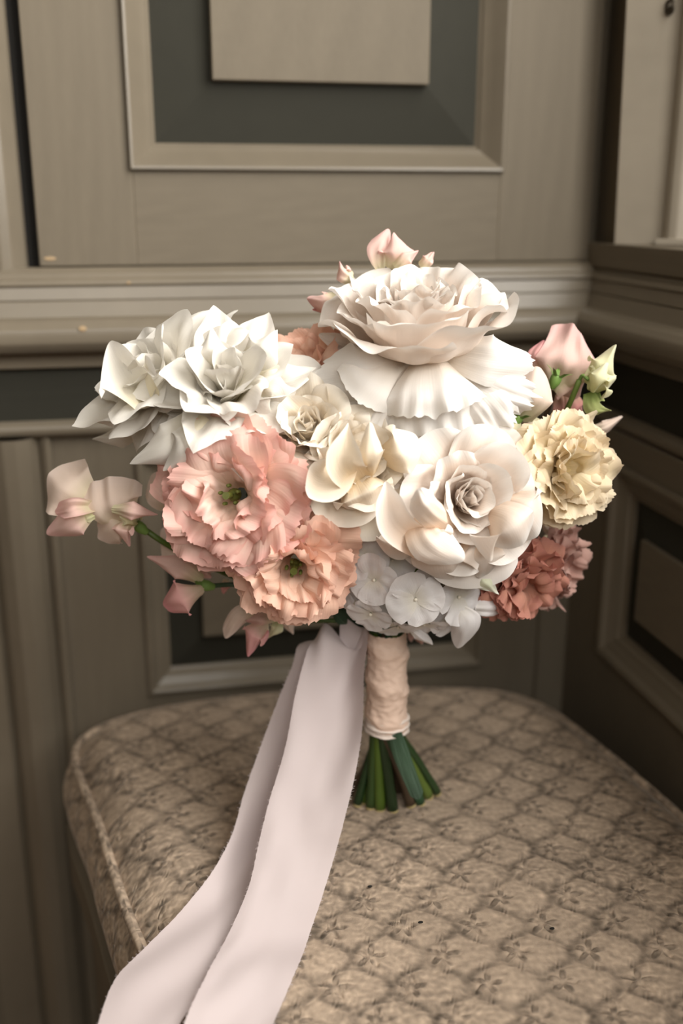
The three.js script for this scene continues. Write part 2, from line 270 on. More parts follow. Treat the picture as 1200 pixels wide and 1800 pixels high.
const velvet = new THREE.MeshPhysicalMaterial({ color: '#ffffff', map: velvetMap, bumpMap: velvetBump, bumpScale: 0.003, roughness: 0.85, sheen: 0.6, sheenRoughness: 0.45, sheenColor: new THREE.Color(0.75, 0.65, 0.55), specularIntensity: 0.4 });
function cushionTop(i, s) {                 // s: 0 at the piping, 1 at the middle
  const p = oPts[i % NO], n = oNorm[i % NO], k = s * s * 0.35 + s * 0.65, q = V(lerp(p.x, CEN.x, k), 0, lerp(p.z, CEN.z, k));
  const d = Math.hypot(q.x - p.x, q.z - p.z), w = 0.05;
  q.y = SEAT - 0.021 * Math.pow(1 - clamp(d / w), 2.4) + 0.0015 * (emboss(q.x, q.z) + 0.5) * smooth(0, 0.02, d) + 0.0022 * N3(q.x * 16, q.z * 16, 2) * smooth(0, 0.05, d); return q;
}
const cushion = thing('seat_cushion', 'beige embossed velvet seat cushion with piped edge under the bouquet', 'cushion');
mesh('top_panel', gridGeo(NO, 200, (u, v) => { const q = cushionTop(Math.round(u * NO), v), t = rotUV(q.x, q.z); q.u = t[0]; q.v = t[1]; return q; }, null, true), velvet, cushion);
mesh('side_band', gridGeo(NO, 30, (u, v) => {
  const i = Math.round(u * NO), p = oPts[i % NO], n = oNorm[i % NO], b = 0.011 * Math.sin(Math.PI * Math.pow(v, 0.8)) + 0.004 * v + 0.0012 * N3(u * 40, v * 4, 3), y = SEAT - 0.021 - 0.062 * v;
  const q = V(p.x + n.x * b, y, p.z + n.z * b); q.u = u * oLen / TX * 1.2; q.v = v * 0.062 / TZ; return q;
}, null, true), velvet, cushion);
{
  const ring = oPts.slice(0, NO).filter((_, i) => i % 4 === 0).map((p, k) => V(p.x + oNorm[k * 4].x * 0.0015, SEAT - 0.0195, p.z + oNorm[k * 4].z * 0.0015));
  const g = new THREE.TubeGeometry(new THREE.CatmullRomCurve3(ring, true), 400, 0.0036, 8, true), uvp = g.attributes.uv; for (let i = 0; i < uvp.count; i++) uvp.setXY(i, uvp.getX(i) * 10, uvp.getY(i) * 0.08);
  mesh('piping', g, velvet, cushion);
}
for (const [px, py] of [[650, 1558], [739, 1621], [970, 1632]]) { const p = onY(px, py, SEAT + 0.001); const g = new THREE.IcosahedronGeometry(0.0011, 1); g.scale(1.4, 0.5, 0.9); const o = mesh('speck', g, gapDark); o.position.copy(p); o.userData = { label: ['small dark speck on cushion nearest the ribbon', 'small dark speck on cushion between two other specks', 'small dark speck on cushion farthest right from the ribbon'][px === 650 ? 0 : px === 739 ? 1 : 2], category: 'speck', group: 'dark specks on the cushion' }; }
const seatBase = thing('bench_base', 'taupe painted wooden bench base under the velvet cushion', 'bench');
{
  const mk = (off, y0, y1) => { const s = new THREE.Shape(); for (let i = 0; i < NO; i += 8) { const p = oPts[i], n = oNorm[i], X = Math.min(p.x + n.x * off, WALLX - 0.014), Z = Math.max(p.z + n.z * off, 0.006); i ? s.lineTo(X, -Z) : s.moveTo(X, -Z); } const g = new THREE.ExtrudeGeometry(s, { depth: y1 - y0 - 0.002, bevelEnabled: true, bevelSize: 0.001, bevelThickness: 0.001, bevelSegments: 1 }); g.rotateX(-Math.PI / 2); g.translate(0, y0 + 0.001, 0); return g; };
  mesh('seat_board', mk(0.012, 0.335, 0.3665), taupe, seatBase);
  mesh('plinth_box', mk(0.0, 0.001, 0.3355), taupe, seatBase);
}

// ---------- bouquet: how petals are made ----------
// one petal grown from the flower's axis (+y): a centre line that bends from angle a0 to a1, a width, a cup, rolled edges and ruffles
function petalGeo(o, rnd, nu = 16, nv = 14) {
  const { az = 0, r0 = 0.004, y0 = 0, L = 0.05, W = 0.05, a0 = 20, a1 = 60, p = 1, tip = 0, cup0 = 0.9, cup1 = 0.3, baseW = 0.35, drop = 0.25, k = 2, roll = 0, ruf = 0, fr = 4, crumple = 0.0008, frill = 0, lean = 0, cols } = o;
  const ph = rnd() * 9, ph2 = rnd() * 50, N = 24, cl = [[r0, y0, rad(a0)]];
  for (let i = 1; i <= N; i++) { const v = i / N, a = rad(a0 + (a1 - a0) * Math.pow(v, p) + tip * smooth(0.62, 1, v)), q = cl[i - 1]; cl.push([q[0] + Math.sin(a) * L / N, q[1] + Math.cos(a) * L / N, a]); }
  const at_ = (v) => { const x = clamp(v) * N, i = Math.min(N - 1, Math.floor(x)), t = x - i; return [lerp(cl[i][0], cl[i + 1][0], t), lerp(cl[i][1], cl[i + 1][1], t), lerp(cl[i][2], cl[i + 1][2], t)]; };
  const ca = Math.cos(az), sa = Math.sin(az);
  return gridGeo(nu, nv, (uu, v) => {
    const u = uu * 2 - 1; let vv = v * (1 - drop * Math.pow(Math.abs(u), k));
    if (frill) vv *= 1 + frill * Math.pow(v, 4) * (N3(u * 14 + ph2, ph, 1) + 1.2 * N3(u * 31 + ph2, ph, 4));
    const over = Math.max(0, vv - 1); const [r, y, a] = at_(vv);
    const w = W / 2 * lerp(baseW, 1, Math.sin(Math.min(1, vv / 0.72) * Math.PI / 2)), f = Math.max(0.02, lerp(cup0, cup1, vv));
    let s = Math.sin(u * f) / f * w, d = (1 - Math.cos(u * f)) / f * w;
    const e = Math.max(0, (Math.abs(u) - 0.5) / 0.5); d -= roll * w * e * e * smooth(0.35, 0.95, vv); s *= 1 - 0.35 * Math.abs(roll) * e * e * smooth(0.35, 0.95, vv);
    d += ruf * Math.pow(vv, o.rp ?? 2.2) * (0.6 * Math.sin(u * fr * Math.PI / 2 + ph) + 1.6 * N3(u * fr * 0.55 + ph2, vv, ph)) * (0.5 + 0.5 * Math.abs(u) + 0.3 * v);
    d += crumple * N3(u * 2.2 + ph2, vv * 2.5, ph) * 2 * smooth(0.1, 0.6, vv);
    s += lean * L * vv * vv;
    const R = r - Math.cos(a) * d + Math.sin(a) * over * L, Y = y + Math.sin(a) * d + Math.cos(a) * over * L;
    return V(R * ca - s * sa, Y, R * sa + s * ca);
  }, colourFn(cols, ph));
}
// colours by how far along the petal and how near its rim: [base, middle, edge] in linear values
function colourFn(c, ph = 0) {
  return (uu, v) => {
    const u = Math.abs(uu * 2 - 1), e = Math.max(smooth(0.72, 1, v), 0.7 * smooth(0.8, 1, u) * smooth(0.3, 0.7, v)), m = smooth(0, 0.6, v), n = 1 + 0.05 * N3(uu * 3 + ph, v * 3, ph);
    return [0, 1, 2].map((i) => lerp(lerp(c[0][i], c[1][i], m), c[2][i], e) * n);
  };
}
// a petal laid along a line of points [px, py, nearer]; widths across it in pixels; edges lifted or rolled by `edge` metres
function shapedPetal(F, spine, widths, o, rnd, nu = 32, nv = 22) {
  const { edge = [0], drop = 0.2, k = 2, ruf = 0, fr = 5, frill = 0, cols, side = 0, fold = 0, crumple = 0.0008, skew = 0 } = o, ph = rnd() * 9, ph2 = rnd() * 40;
  const P = spine.map(([x, y, d]) => at(x, y, F - d)), c = new THREE.CatmullRomCurve3(P, false, 'centripetal'), mm = F / FPX * 1.0;
  const val = (arr, v) => { const x = clamp(v) * (arr.length - 1), i = Math.min(arr.length - 2, Math.floor(x)); if (arr.length < 2) return arr[0]; const t = x - i, s = t * t * (3 - 2 * t); return lerp(arr[i], arr[i + 1], lerp(t, s, 0.5)); };
  const view = FWD.clone().negate();
  return gridGeo(nu, nv, (uu, v) => {
    const u = uu * 2 - 1; let vv = v * (1 - drop * Math.pow(Math.abs(u), k) + skew * u * v);
    if (frill) vv *= 1 + frill * Math.pow(v, 3) * (0.7 * N3(u * 8 + ph2, ph, 1) + 0.8 * N3(u * 25 + ph2, ph, 4));
    const over = Math.max(0, vv - 1), t = clamp(vv), p = c.getPoint(t), tan = c.getTangent(t), lat = new THREE.Vector3().crossVectors(tan, view).normalize(), nor = new THREE.Vector3().crossVectors(lat, tan).normalize();
    if (nor.dot(view) < 0) nor.negate();
    p.addScaledVector(tan, over * c.getLength());
    const w = val(widths, t) / 2 * mm, eh = val(edge, t);
    let d = eh * u * u + side * u + fold * (0.33 - Math.abs(u)) * vv;
    d += ruf * Math.pow(vv, 2) * (0.35 * Math.sin(u * fr + ph) + 2.2 * N3(u * fr * 0.42 + ph2, vv * 1.3, ph)) + crumple * 2 * N3(u * 2 + ph2, vv * 2.4, ph);
    return p.addScaledVector(lat, u * w).addScaledVector(nor, d);
  }, colourFn(cols, ph));
}
const flowers = [];
function flower(name, label, category, px, py, F, axis, roll = 0, group) {
  const t = thing(name, label, category, at(px, py, F), group);
  t.quaternion.setFromUnitVectors(UP, axis).multiply(new THREE.Quaternion().setFromAxisAngle(UP, roll));
  t.updateMatrixWorld(true); t.userData = { ...t.userData }; flowers.push(t); t.inv_ = t.matrixWorld.clone().invert(); t.axis_ = axis; t.F_ = F;
  return t;
}
const addShaped = (t, mat, cols, rnd, spine, widths, o = {}) => { const g = shapedPetal(t.F_, spine, widths, { cols, ...o }, rnd); g.applyMatrix4(t.inv_); return mesh('petal', g, mat, t); };
// layers of petals round the axis: { n, spin, jitter, ...petal }
function layers(t, mat, cols, rnd, list, S = 1) {
  for (const l of list) for (let i = 0; i < l.n; i++) {
    const j = (a) => 1 + (rnd() * 2 - 1) * a, o = { ...l, cols: l.cols ?? cols };
    if (l.skip && l.skip.includes(i)) { for (let q = 0; q < 8; q++) rnd(); continue; }
    o.az = (l.spin ?? 0) + i / l.n * (l.arc ?? Math.PI * 2) + (rnd() - 0.5) * (l.jit ?? 0.25);
    o.L = l.L * S * j(l.js ?? 0.12); o.W = l.W * S * j(0.14); o.roll = (l.roll ?? 0) * j(0.6); o.a0 = l.a0 + (rnd() - 0.5) * 8; o.a1 = l.a1 + (rnd() - 0.5) * (l.ja ?? 14); o.tip = (l.tip ?? 0) * j(0.3); o.r0 = (l.r0 ?? 0.004) * S; o.y0 = ((l.y0 ?? 0) + (rnd() - 0.5) * 0.003) * S; o.ruf = (l.ruf ?? 0) * S; o.lean = (rnd() - 0.5) * (l.lean ?? 0.15);
    mesh('petal', petalGeo(o, rnd, l.nu ?? 16, l.nv ?? 14), mat, t);
  }
}
// linear petal colours: base, middle, edge
const C = {
  white: [[0.80, 0.73, 0.55], [0.83, 0.795, 0.73], [0.84, 0.81, 0.76]],
  blush: [[0.87, 0.68, 0.52], [0.89, 0.79, 0.71], [0.89, 0.85, 0.81]],
  cream: [[0.82, 0.66, 0.44], [0.86, 0.76, 0.62], [0.88, 0.82, 0.73]],
  peach: [[0.84, 0.64, 0.46], [0.90, 0.67, 0.57], [0.87, 0.52, 0.46]],
  coral: [[0.84, 0.54, 0.36], [0.90, 0.62, 0.48], [0.88, 0.57, 0.45]],
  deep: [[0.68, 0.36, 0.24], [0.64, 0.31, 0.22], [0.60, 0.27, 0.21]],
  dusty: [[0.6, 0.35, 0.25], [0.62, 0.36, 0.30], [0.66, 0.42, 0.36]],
  butter: [[0.84, 0.68, 0.36], [0.88, 0.76, 0.54], [0.88, 0.75, 0.56]],
  pea: [[0.78, 0.74, 0.50], [0.84, 0.58, 0.52], [0.83, 0.52, 0.49]],
  peaPale: [[0.80, 0.76, 0.52], [0.84, 0.68, 0.58], [0.85, 0.70, 0.62]],
  peaPink: [[0.80, 0.68, 0.50], [0.82, 0.44, 0.42], [0.80, 0.36, 0.38]],
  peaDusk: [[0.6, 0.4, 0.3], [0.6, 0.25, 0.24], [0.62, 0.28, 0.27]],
  bud: [[0.66, 0.68, 0.36], [0.80, 0.78, 0.52], [0.82, 0.80, 0.58]],
  hyd: [[0.80, 0.76, 0.68], [0.83, 0.80, 0.80], [0.83, 0.80, 0.80]],
};

// ---------- handle: stems and silk wrap ----------
const BT = at(680, 1108, 0.612), BB = at(680, 1280, 0.613);
const FEET = [[652, 1416], [668, 1420], [690, 1422], [722, 1412], [738, 1410], [752, 1398], [768, 1392], [748, 1365], [640, 1408], [628, 1412], [700, 1390], [675, 1395], [725, 1380], [655, 1388], [710, 1375], [690, 1370], [640, 1385], [735, 1360], [660, 1370], [615, 1400]];
// pale cut face at the foot of a stem
function cutEnd(from, fp, r, inv, parent) { const d = fp.clone().sub(from).normalize(), g = new THREE.CylinderGeometry(r * 1.05, r * 1.12, 0.0016, 12).applyQuaternion(new THREE.Quaternion().setFromUnitVectors(UP, d.clone().negate())); g.translate(fp.x, fp.y - 0.0006, fp.z); g.applyMatrix4(inv); mesh('cut_end', g, CUT, parent).userData.label = 'pale cut end'; }
let slot = 0; const bRnd = rng(77);
function stem(t, mat, r, start, opts = {}) {
  const k = slot++, foot = FEET[k % FEET.length], fp = onY(foot[0], foot[1], SEAT + 0.0022), row = k < 8 ? -0.0068 : k < 14 ? 0.0 : 0.006;
  const sx = k < 8 ? lerp(-0.0088, 0.0088, [0.02, 0.12, 0.28, 0.38, 0.52, 0.68, 0.92, 0.98][k]) : (bRnd() - 0.5) * 0.014, off = (p, s = 1) => p.clone().addScaledVector(RT, sx * s).addScaledVector(FH, row * s * (1 - Math.abs(sx) * 70));
  const top = off(BT), bot = off(BB), P = t.position.clone().addScaledVector(start ?? t.axis_, -0.012);
  const mid = P.clone().lerp(top, 0.55).addScaledVector(t.axis_ ?? UP, -0.012);
  const pts = [P, mid, top.clone().lerp(bot, -0.15), top, top.clone().lerp(bot, 0.5), bot, bot.clone().lerp(fp, 0.5).addScaledVector(FH, 0.001), fp];
  cutEnd(bot, fp, r, t.inv_, t);
  return mesh('stem', tube(pts, (v) => r * (v < 0.5 ? lerp(0.8, 1, v * 2) : 1) * (v > 0.96 ? 1.12 : 1), 60, 10, t.inv_), mat, t);
}
const G = (i) => GREENS[i % GREENS.length];
C.budGreen = [[0.2, 0.28, 0.07], [0.38, 0.42, 0.16], [0.45, 0.46, 0.2]];
C.leafDark = [[0.03, 0.06, 0.03], [0.038, 0.085, 0.042], [0.03, 0.07, 0.035]];
const LEAFM = new THREE.MeshPhysicalMaterial({ vertexColors: true, roughness: 0.5, side: THREE.DoubleSide, bumpMap: veins, bumpScale: 0.0006, transmission: 0.08, thickness: 0 });
const PALE = new THREE.MeshStandardMaterial({ color: '#e9e2d2', roughness: 0.7 });
const weave = dataTex(256, 256, (u, v) => { const a = 0.5 + 0.25 * Math.sin(u * 201) * Math.sin(v * 201) + 0.2 * N3(u * 8, v * 60, 2); return [a, a, a]; });
const silk = (c, tr) => new THREE.MeshPhysicalMaterial({ color: c, roughness: 0.62, side: THREE.DoubleSide, transmission: tr, thickness: 0, sheen: 0.3, sheenRoughness: 0.5, sheenColor: new THREE.Color(c), bumpMap: weave, bumpScale: 0.00006, specularIntensity: 0.5 });
const SILKP = silk('#efd2bf', 0.05), SILKW = silk('#eee0d6', 0.1), SILKM = silk('#d2c5c5', 0.15);
const CUT = new THREE.MeshStandardMaterial({ color: '#b3a271', roughness: 0.8 });
const PISTIL = greenVar('#5c6426', 0.6);

// ---------- roses ----------
// large reflexed rose on top: a bowl of petals over a skirt of folded-back ones
{
  const r = rng(101), t = flower('rose', 'large blush-white rose on top of the bouquet, its outer petals folded back into a skirt', 'rose', 730, 622, 0.605, dirv(-0.04, 0.96, 0.24), 0.4);
  const c = C.blush, sk = [[0.86, 0.78, 0.68], [0.87, 0.83, 0.79], [0.88, 0.86, 0.83]];
  // skirt
  const S = (sp, w, o) => addShaped(t, PETAL, sk, r, sp, w, o);
  S([[745, 618, 0.0], [752, 700, 0.034], [758, 768, 0.036]], [60, 190, 215], { edge: [-0.004, -0.014], drop: 0.12, ruf: 0.004, fr: 13, frill: 0.12 }, 30, 20);
  S([[720, 618, 0.0], [672, 692, 0.034], [640, 746, 0.034]], [60, 135, 145], { edge: [-0.003, -0.01], drop: 0.16, ruf: 0.0032, fr: 11, frill: 0.1 });
  S([[780, 624, 0.0], [858, 700, 0.032], [892, 744, 0.028]], [60, 110, 125], { edge: [-0.003, -0.01], drop: 0.15, ruf: 0.0036, fr: 12, frill: 0.12 });
  S([[775, 622, 0.006], [865, 672, 0.03], [936, 700, 0.02]], [50, 110, 110], { edge: [-0.002, -0.01], drop: 0.16, ruf: 0.0036, fr: 12, frill: 0.12 });
  S([[755, 618, 0.010], [766, 680, 0.044], [772, 728, 0.050]], [60, 160, 185], { edge: [-0.004, -0.014], drop: 0.2, ruf: 0.0036, fr: 9, frill: 0.1, skew: 0.05 });
  S([[712, 616, 0.010], [640, 652, 0.034], [554, 670, 0.022]], [60, 120, 110], { edge: [-0.004, -0.012], drop: 0.25, ruf: 0.002, fr: 6, frill: 0.05 });
  S([[700, 618, 0.010], [655, 670, 0.038], [628, 704, 0.042]], [50, 120, 120], { edge: [-0.004, -0.012], drop: 0.25, ruf: 0.001, fr: 4, frill: 0.03 });
  S([[775, 616, 0.010], [862, 630, 0.034], [940, 642, 0.014]], [50, 90, 70], { edge: [-0.002, -0.012], drop: 0.2, ruf: 0.0016, fr: 4, frill: 0.06 });
  S([[640, 612, -0.01], [595, 600, -0.004], [560, 588, -0.008]], [20, 30, 22], { edge: [0, -0.003], drop: 0.3 });
  // bowl
  layers(t, PETAL, c, r, [
    { n: 5, spin: 0.2, jit: 0.3, r0: 0.008, L: 0.082, W: 0.09, a0: 100, a1: -6, p: 1.15, tip: 84, cup0: 0.8, cup1: 0.55, drop: 0.16, k: 2.8, ruf: 0.004, fr: 3, rp: 3.4, crumple: 0.003, nu: 28, nv: 28 },
    { n: 5, spin: 0.8, jit: 0.4, r0: 0.007, y0: 0.003, L: 0.074, W: 0.078, a0: 90, a1: -10, p: 1.1, tip: 80, cup0: 0.9, cup1: 0.6, drop: 0.16, k: 2.6, ruf: 0.004, fr: 3.2, rp: 3.4, crumple: 0.003, nu: 26, nv: 26 },
    { n: 6, spin: 0.1, jit: 0.5, r0: 0.005, y0: 0.006, L: 0.066, W: 0.062, a0: 72, a1: -14, p: 1, tip: 76, cup0: 1.0, cup1: 0.7, drop: 0.16, k: 2.6, ruf: 0.004, fr: 3.2, rp: 3.2, crumple: 0.003, nu: 24, nv: 24 },
    { n: 6, spin: 0.5, jit: 0.7, r0: 0.004, y0: 0.008, L: 0.058, W: 0.05, a0: 48, a1: -12, tip: 66, cup0: 1.1, cup1: 0.8, drop: 0.16, k: 2.6, ruf: 0.0036, fr: 3.2, rp: 3, crumple: 0.003, nu: 22, nv: 22 },
    { n: 6, spin: 0.3, jit: 0.8, r0: 0.003, y0: 0.008, L: 0.052, W: 0.04, a0: 24, a1: -6, tip: 50, cup0: 1.2, cup1: 0.9, drop: 0.18, k: 2.4, ruf: 0.003, fr: 3, rp: 3, crumple: 0.003, nu: 20, nv: 20 },
  ], 0.75);
  stem(t, G(0), 0.0036);
}
const pointy = () => [
  { n: 7, spin: 0.3, jit: 0.6, js: 0.22, r0: 0.006, y0: -0.004, L: 0.072, W: 0.062, a0: 60, a1: 122, cup0: 1.1, cup1: 0.3, drop: 0.58, k: 1.12, roll: 1.6, crumple: 0.003, ja: 40, nu: 26, nv: 20 },
  { n: 6, spin: 0.8, jit: 0.7, js: 0.22, r0: 0.006, y0: 0, L: 0.072, W: 0.064, a0: 44, a1: 94, cup0: 1.2, cup1: 0.35, drop: 0.56, k: 1.15, roll: 1.6, crumple: 0.003, ja: 36, nu: 26, nv: 20 },
  { n: 5, spin: 0.2, jit: 0.7, js: 0.2, r0: 0.005, y0: 0.003, L: 0.064, W: 0.066, a0: 28, a1: 66, cup0: 1.3, cup1: 0.4, drop: 0.5, k: 1.3, roll: 1.4, crumple: 0.003, ja: 30, nu: 24, nv: 20 },
  { n: 4, spin: 0.6, jit: 0.7, js: 0.2, r0: 0.004, y0: 0.005, L: 0.06, W: 0.058, a0: 14, a1: 34, cup0: 1.4, cup1: 0.6, drop: 0.46, k: 1.4, roll: 0.9, crumple: 0.002, ja: 20 },
  { n: 3, spin: 0.1, r0: 0.003, y0: 0.006, L: 0.055, W: 0.044, a0: 4, a1: 14, cup0: 1.6, cup1: 1.0, drop: 0.42, k: 1.5, roll: 0.5, crumple: 0.0015 },
  { n: 3, spin: 0.4, r0: 0.002, y0: 0.006, L: 0.048, W: 0.03, a0: 0, a1: 4, cup0: 1.7, cup1: 1.4, drop: 0.38, k: 1.6, crumple: 0.001 },
];
{
  const r = rng(202), t = flower('rose', 'white rose at the far left with pointed rolled-back petals and a hollow outer petal', 'rose', 306, 690, 0.605, dirv(-0.45, 0.62, 0.55), 0.5);
  layers(t, PETAL, C.white, r, pointy(), 0.72);
  const S = (sp, w, o) => addShaped(t, PETAL, C.white, r, sp, w, o);
  S([[268, 712, 0.034], [226, 655, 0.024], [196, 598, 0.036]], [50, 100, 78], { edge: [0.010, 0.026, 0.020], drop: 0.3, k: 1.5 });
  S([[270, 700, 0.0], [215, 700, 0.008], [165, 685, 0.0]], [40, 55, 30], { edge: [-0.004, -0.01], drop: 0.45, k: 1.2 });
  S([[275, 720, 0.01], [215, 735, 0.022], [168, 742, 0.012]], [40, 55, 26], { edge: [-0.004, -0.012], drop: 0.45, k: 1.2 });
  S([[250, 740, -0.01], [205, 765, -0.004], [162, 772, -0.012]], [40, 45, 26], { edge: [-0.004, -0.01], drop: 0.45, k: 1.2 });
  stem(t, G(1), 0.0036);
}
{
  const r = rng(303), t = flower('rose', 'white rose with long pointed petals directly above the ruffled peach lisianthus', 'rose', 404, 708, 0.586, dirv(0.02, 0.72, 0.69), 0.62);
  layers(t, PETAL, C.white, r, pointy(), 0.70);
  const S = (sp, w, o) => addShaped(t, PETAL, C.white, r, sp, w, o);
  S([[360, 735, 0.02], [296, 780, 0.032], [226, 816, 0.022]], [60, 80, 40], { edge: [-0.003, -0.012], drop: 0.4, k: 1.3 });
  S([[370, 740, 0.024], [328, 786, 0.04], [286, 828, 0.034]], [60, 80, 40], { edge: [-0.003, -0.012], drop: 0.4, k: 1.3 });
  S([[450, 690, 0.014], [482, 690, 0.02], [490, 738, 0.008]], [60, 90, 50], { edge: [-0.003, -0.01], drop: 0.4, k: 1.3 });
  S([[452, 668, 0.008], [505, 660, 0.016], [556, 646, 0.004]], [50, 70, 34], { edge: [-0.003, -0.012], drop: 0.45, k: 1.2 });
  S([[430, 650, 0.004], [462, 615, 0.012], [488, 578, 0.002]], [50, 76, 36], { edge: [-0.003, -0.012], drop: 0.45, k: 1.2 });
  S([[385, 660, 0.01], [372, 618, 0.022], [372, 574, 0.012]], [50, 76, 36], { edge: [-0.003, -0.014], drop: 0.45, k: 1.2 });
  stem(t, G(2), 0.0036);
}
const cupRose = (op = 0) => [
  { n: 6, spin: 0.3, r0: 0.006, y0: -0.002, L: 0.054, W: 0.058, a0: 74, a1: 62 + op, p: 0.8, tip: 45, cup0: 0.8, cup1: 0.4, drop: 0.24, k: 2.2, roll: 0.25, ruf: 0.0012, fr: 3, crumple: 0.0022, nu: 20, nv: 18 },
  { n: 6, spin: 0.8, r0: 0.005, L: 0.052, W: 0.056, a0: 62, a1: 36 + op, p: 0.8, tip: 52, cup0: 1.0, cup1: 0.6, drop: 0.24, k: 2.2, roll: 0.3, ruf: 0.0014, fr: 3, crumple: 0.0022, nu: 20, nv: 18 },
  { n: 5, spin: 0.1, r0: 0.005, y0: 0.002, L: 0.05, W: 0.05, a0: 50, a1: 12 + op * 0.6, p: 0.8, tip: 58, cup0: 1.1, cup1: 0.8, drop: 0.24, k: 2.1, roll: 0.3, ruf: 0.0014, fr: 3, crumple: 0.002 },
  { n: 5, spin: 0.6, r0: 0.004, y0: 0.004, L: 0.045, W: 0.04, a0: 36, a1: 0 + op * 0.4, tip: 44, cup0: 1.2, cup1: 1.0, drop: 0.25, roll: 0.2, ruf: 0.001, crumple: 0.002 },
  { n: 5, spin: 0.3, r0: 0.003, y0: 0.005, L: 0.04, W: 0.03, a0: 20, a1: -6, tip: 26, cup0: 1.35, cup1: 1.2, drop: 0.28, crumple: 0.0016 },
  { n: 4, spin: 0.9, r0: 0.002, y0: 0.006, L: 0.036, W: 0.02, a0: 6, a1: -4, tip: 10, cup0: 1.6, cup1: 1.5, drop: 0.3, crumple: 0.001 },
];
{
  const r = rng(404), t = flower('rose', 'small cream rose with a spiral heart between the pointed white roses and the top rose', 'rose', 546, 774, 0.586, dirv(-0.05, 0.58, 0.8), 0.4);
  layers(t, PETAL, C.cream, r, cupRose(0), 0.72); stem(t, G(3), 0.0034);
}
{
  const r = rng(505), t = flower('rose', 'loosely open cream rose in the middle of the bouquet with upright folded petals', 'rose', 622, 815, 0.585, dirv(0.05, 0.4, 0.92), 0.0);
  layers(t, PETAL, C.cream, r, cupRose(6), 0.8);
  const S = (sp, w, o) => addShaped(t, PETAL, C.cream, r, sp, w, o);
  S([[610, 800, 0.03], [570, 835, 0.05], [545, 820, 0.055]], [50, 90, 80], { edge: [0.004, 0.006], drop: 0.3 });
  S([[630, 850, 0.03], [605, 805, 0.056], [612, 742, 0.05]], [50, 62, 22], { edge: [0.003, 0.012], drop: 0.4, k: 1.4 });
  S([[650, 840, 0.03], [652, 800, 0.055], [650, 742, 0.045]], [30, 46, 24], { edge: [-0.006, -0.008], drop: 0.2 });
  S([[660, 800, 0.02], [700, 790, 0.042], [735, 770, 0.03]], [40, 90, 80], { edge: [-0.004, -0.008], drop: 0.22 });
  S([[625, 840, 0.03], [640, 868, 0.044], [650, 892, 0.035]], [60, 110, 100], { edge: [-0.004, -0.008], drop: 0.25, ruf: 0.001, frill: 0.04 });
  stem(t, G(4), 0.0034);
}
{
  const r = rng(606), t = flower('rose', 'large blush rose at the front right of the bouquet with curled white petal rims', 'rose', 806, 880, 0.578, dirv(0.14, 0.34, 0.92), 0.9);
  layers(t, PETAL, C.blush, r, cupRose(-4), 0.88);
  const S = (sp, w, o) => addShaped(t, PETAL, C.blush, r, sp, w, o);
  S([[740, 960, 0.03], [690, 912, 0.05], [678, 846, 0.045]], [50, 60, 24], { edge: [0.006, 0.012], drop: 0.25 });
  S([[800, 930, 0.03], [752, 890, 0.066], [736, 858, 0.066]], [50, 50, 26], { edge: [-0.006, -0.008], drop: 0.2 });
  S([[740, 905, 0.03], [760, 950, 0.06], [815, 985, 0.055]], [60, 80, 60], { edge: [-0.004, -0.01], drop: 0.25 });
  S([[790, 950, 0.03], [785, 985, 0.045], [790, 1018, 0.03]], [90, 120, 90], { edge: [-0.004, -0.012], drop: 0.25 });
  S([[720, 920, 0.02], [705, 960, 0.04], [700, 985, 0.03]], [50, 90, 80], { edge: [-0.004, -0.01], drop: 0.25 });
  S([[840, 940, 0.03], [850, 985, 0.04], [845, 1015, 0.028]], [60, 90, 70], { edge: [-0.004, -0.01], drop: 0.25 });
  S([[845, 905, 0.015], [890, 930, 0.06], [905, 964, 0.052]], [60, 110, 100], { edge: [-0.004, -0.012], drop: 0.2, side: -0.006 });
  S([[865, 885, 0.012], [918, 905, 0.046], [946, 938, 0.03]], [60, 110, 110], { edge: [-0.004, -0.012], drop: 0.22 });
  stem(t, G(5), 0.0036);
}
// green-tinged sepal under the blush rose
{
  const t = flowers[flowers.length - 1], r = rng(11), cs = [[0.6, 0.66, 0.42], [0.74, 0.76, 0.58], [0.8, 0.8, 0.7]];
  const g = shapedPetal(0.575, [[835, 985, 0.01], [852, 1020, 0.024], [878, 1046, 0.02]], [40, 44, 16], { cols: cs, edge: [-0.002, -0.006], drop: 0.4, k: 1.3 }, r); g.applyMatrix4(t.inv_); mesh('sepal', g, PETAL, t);
}

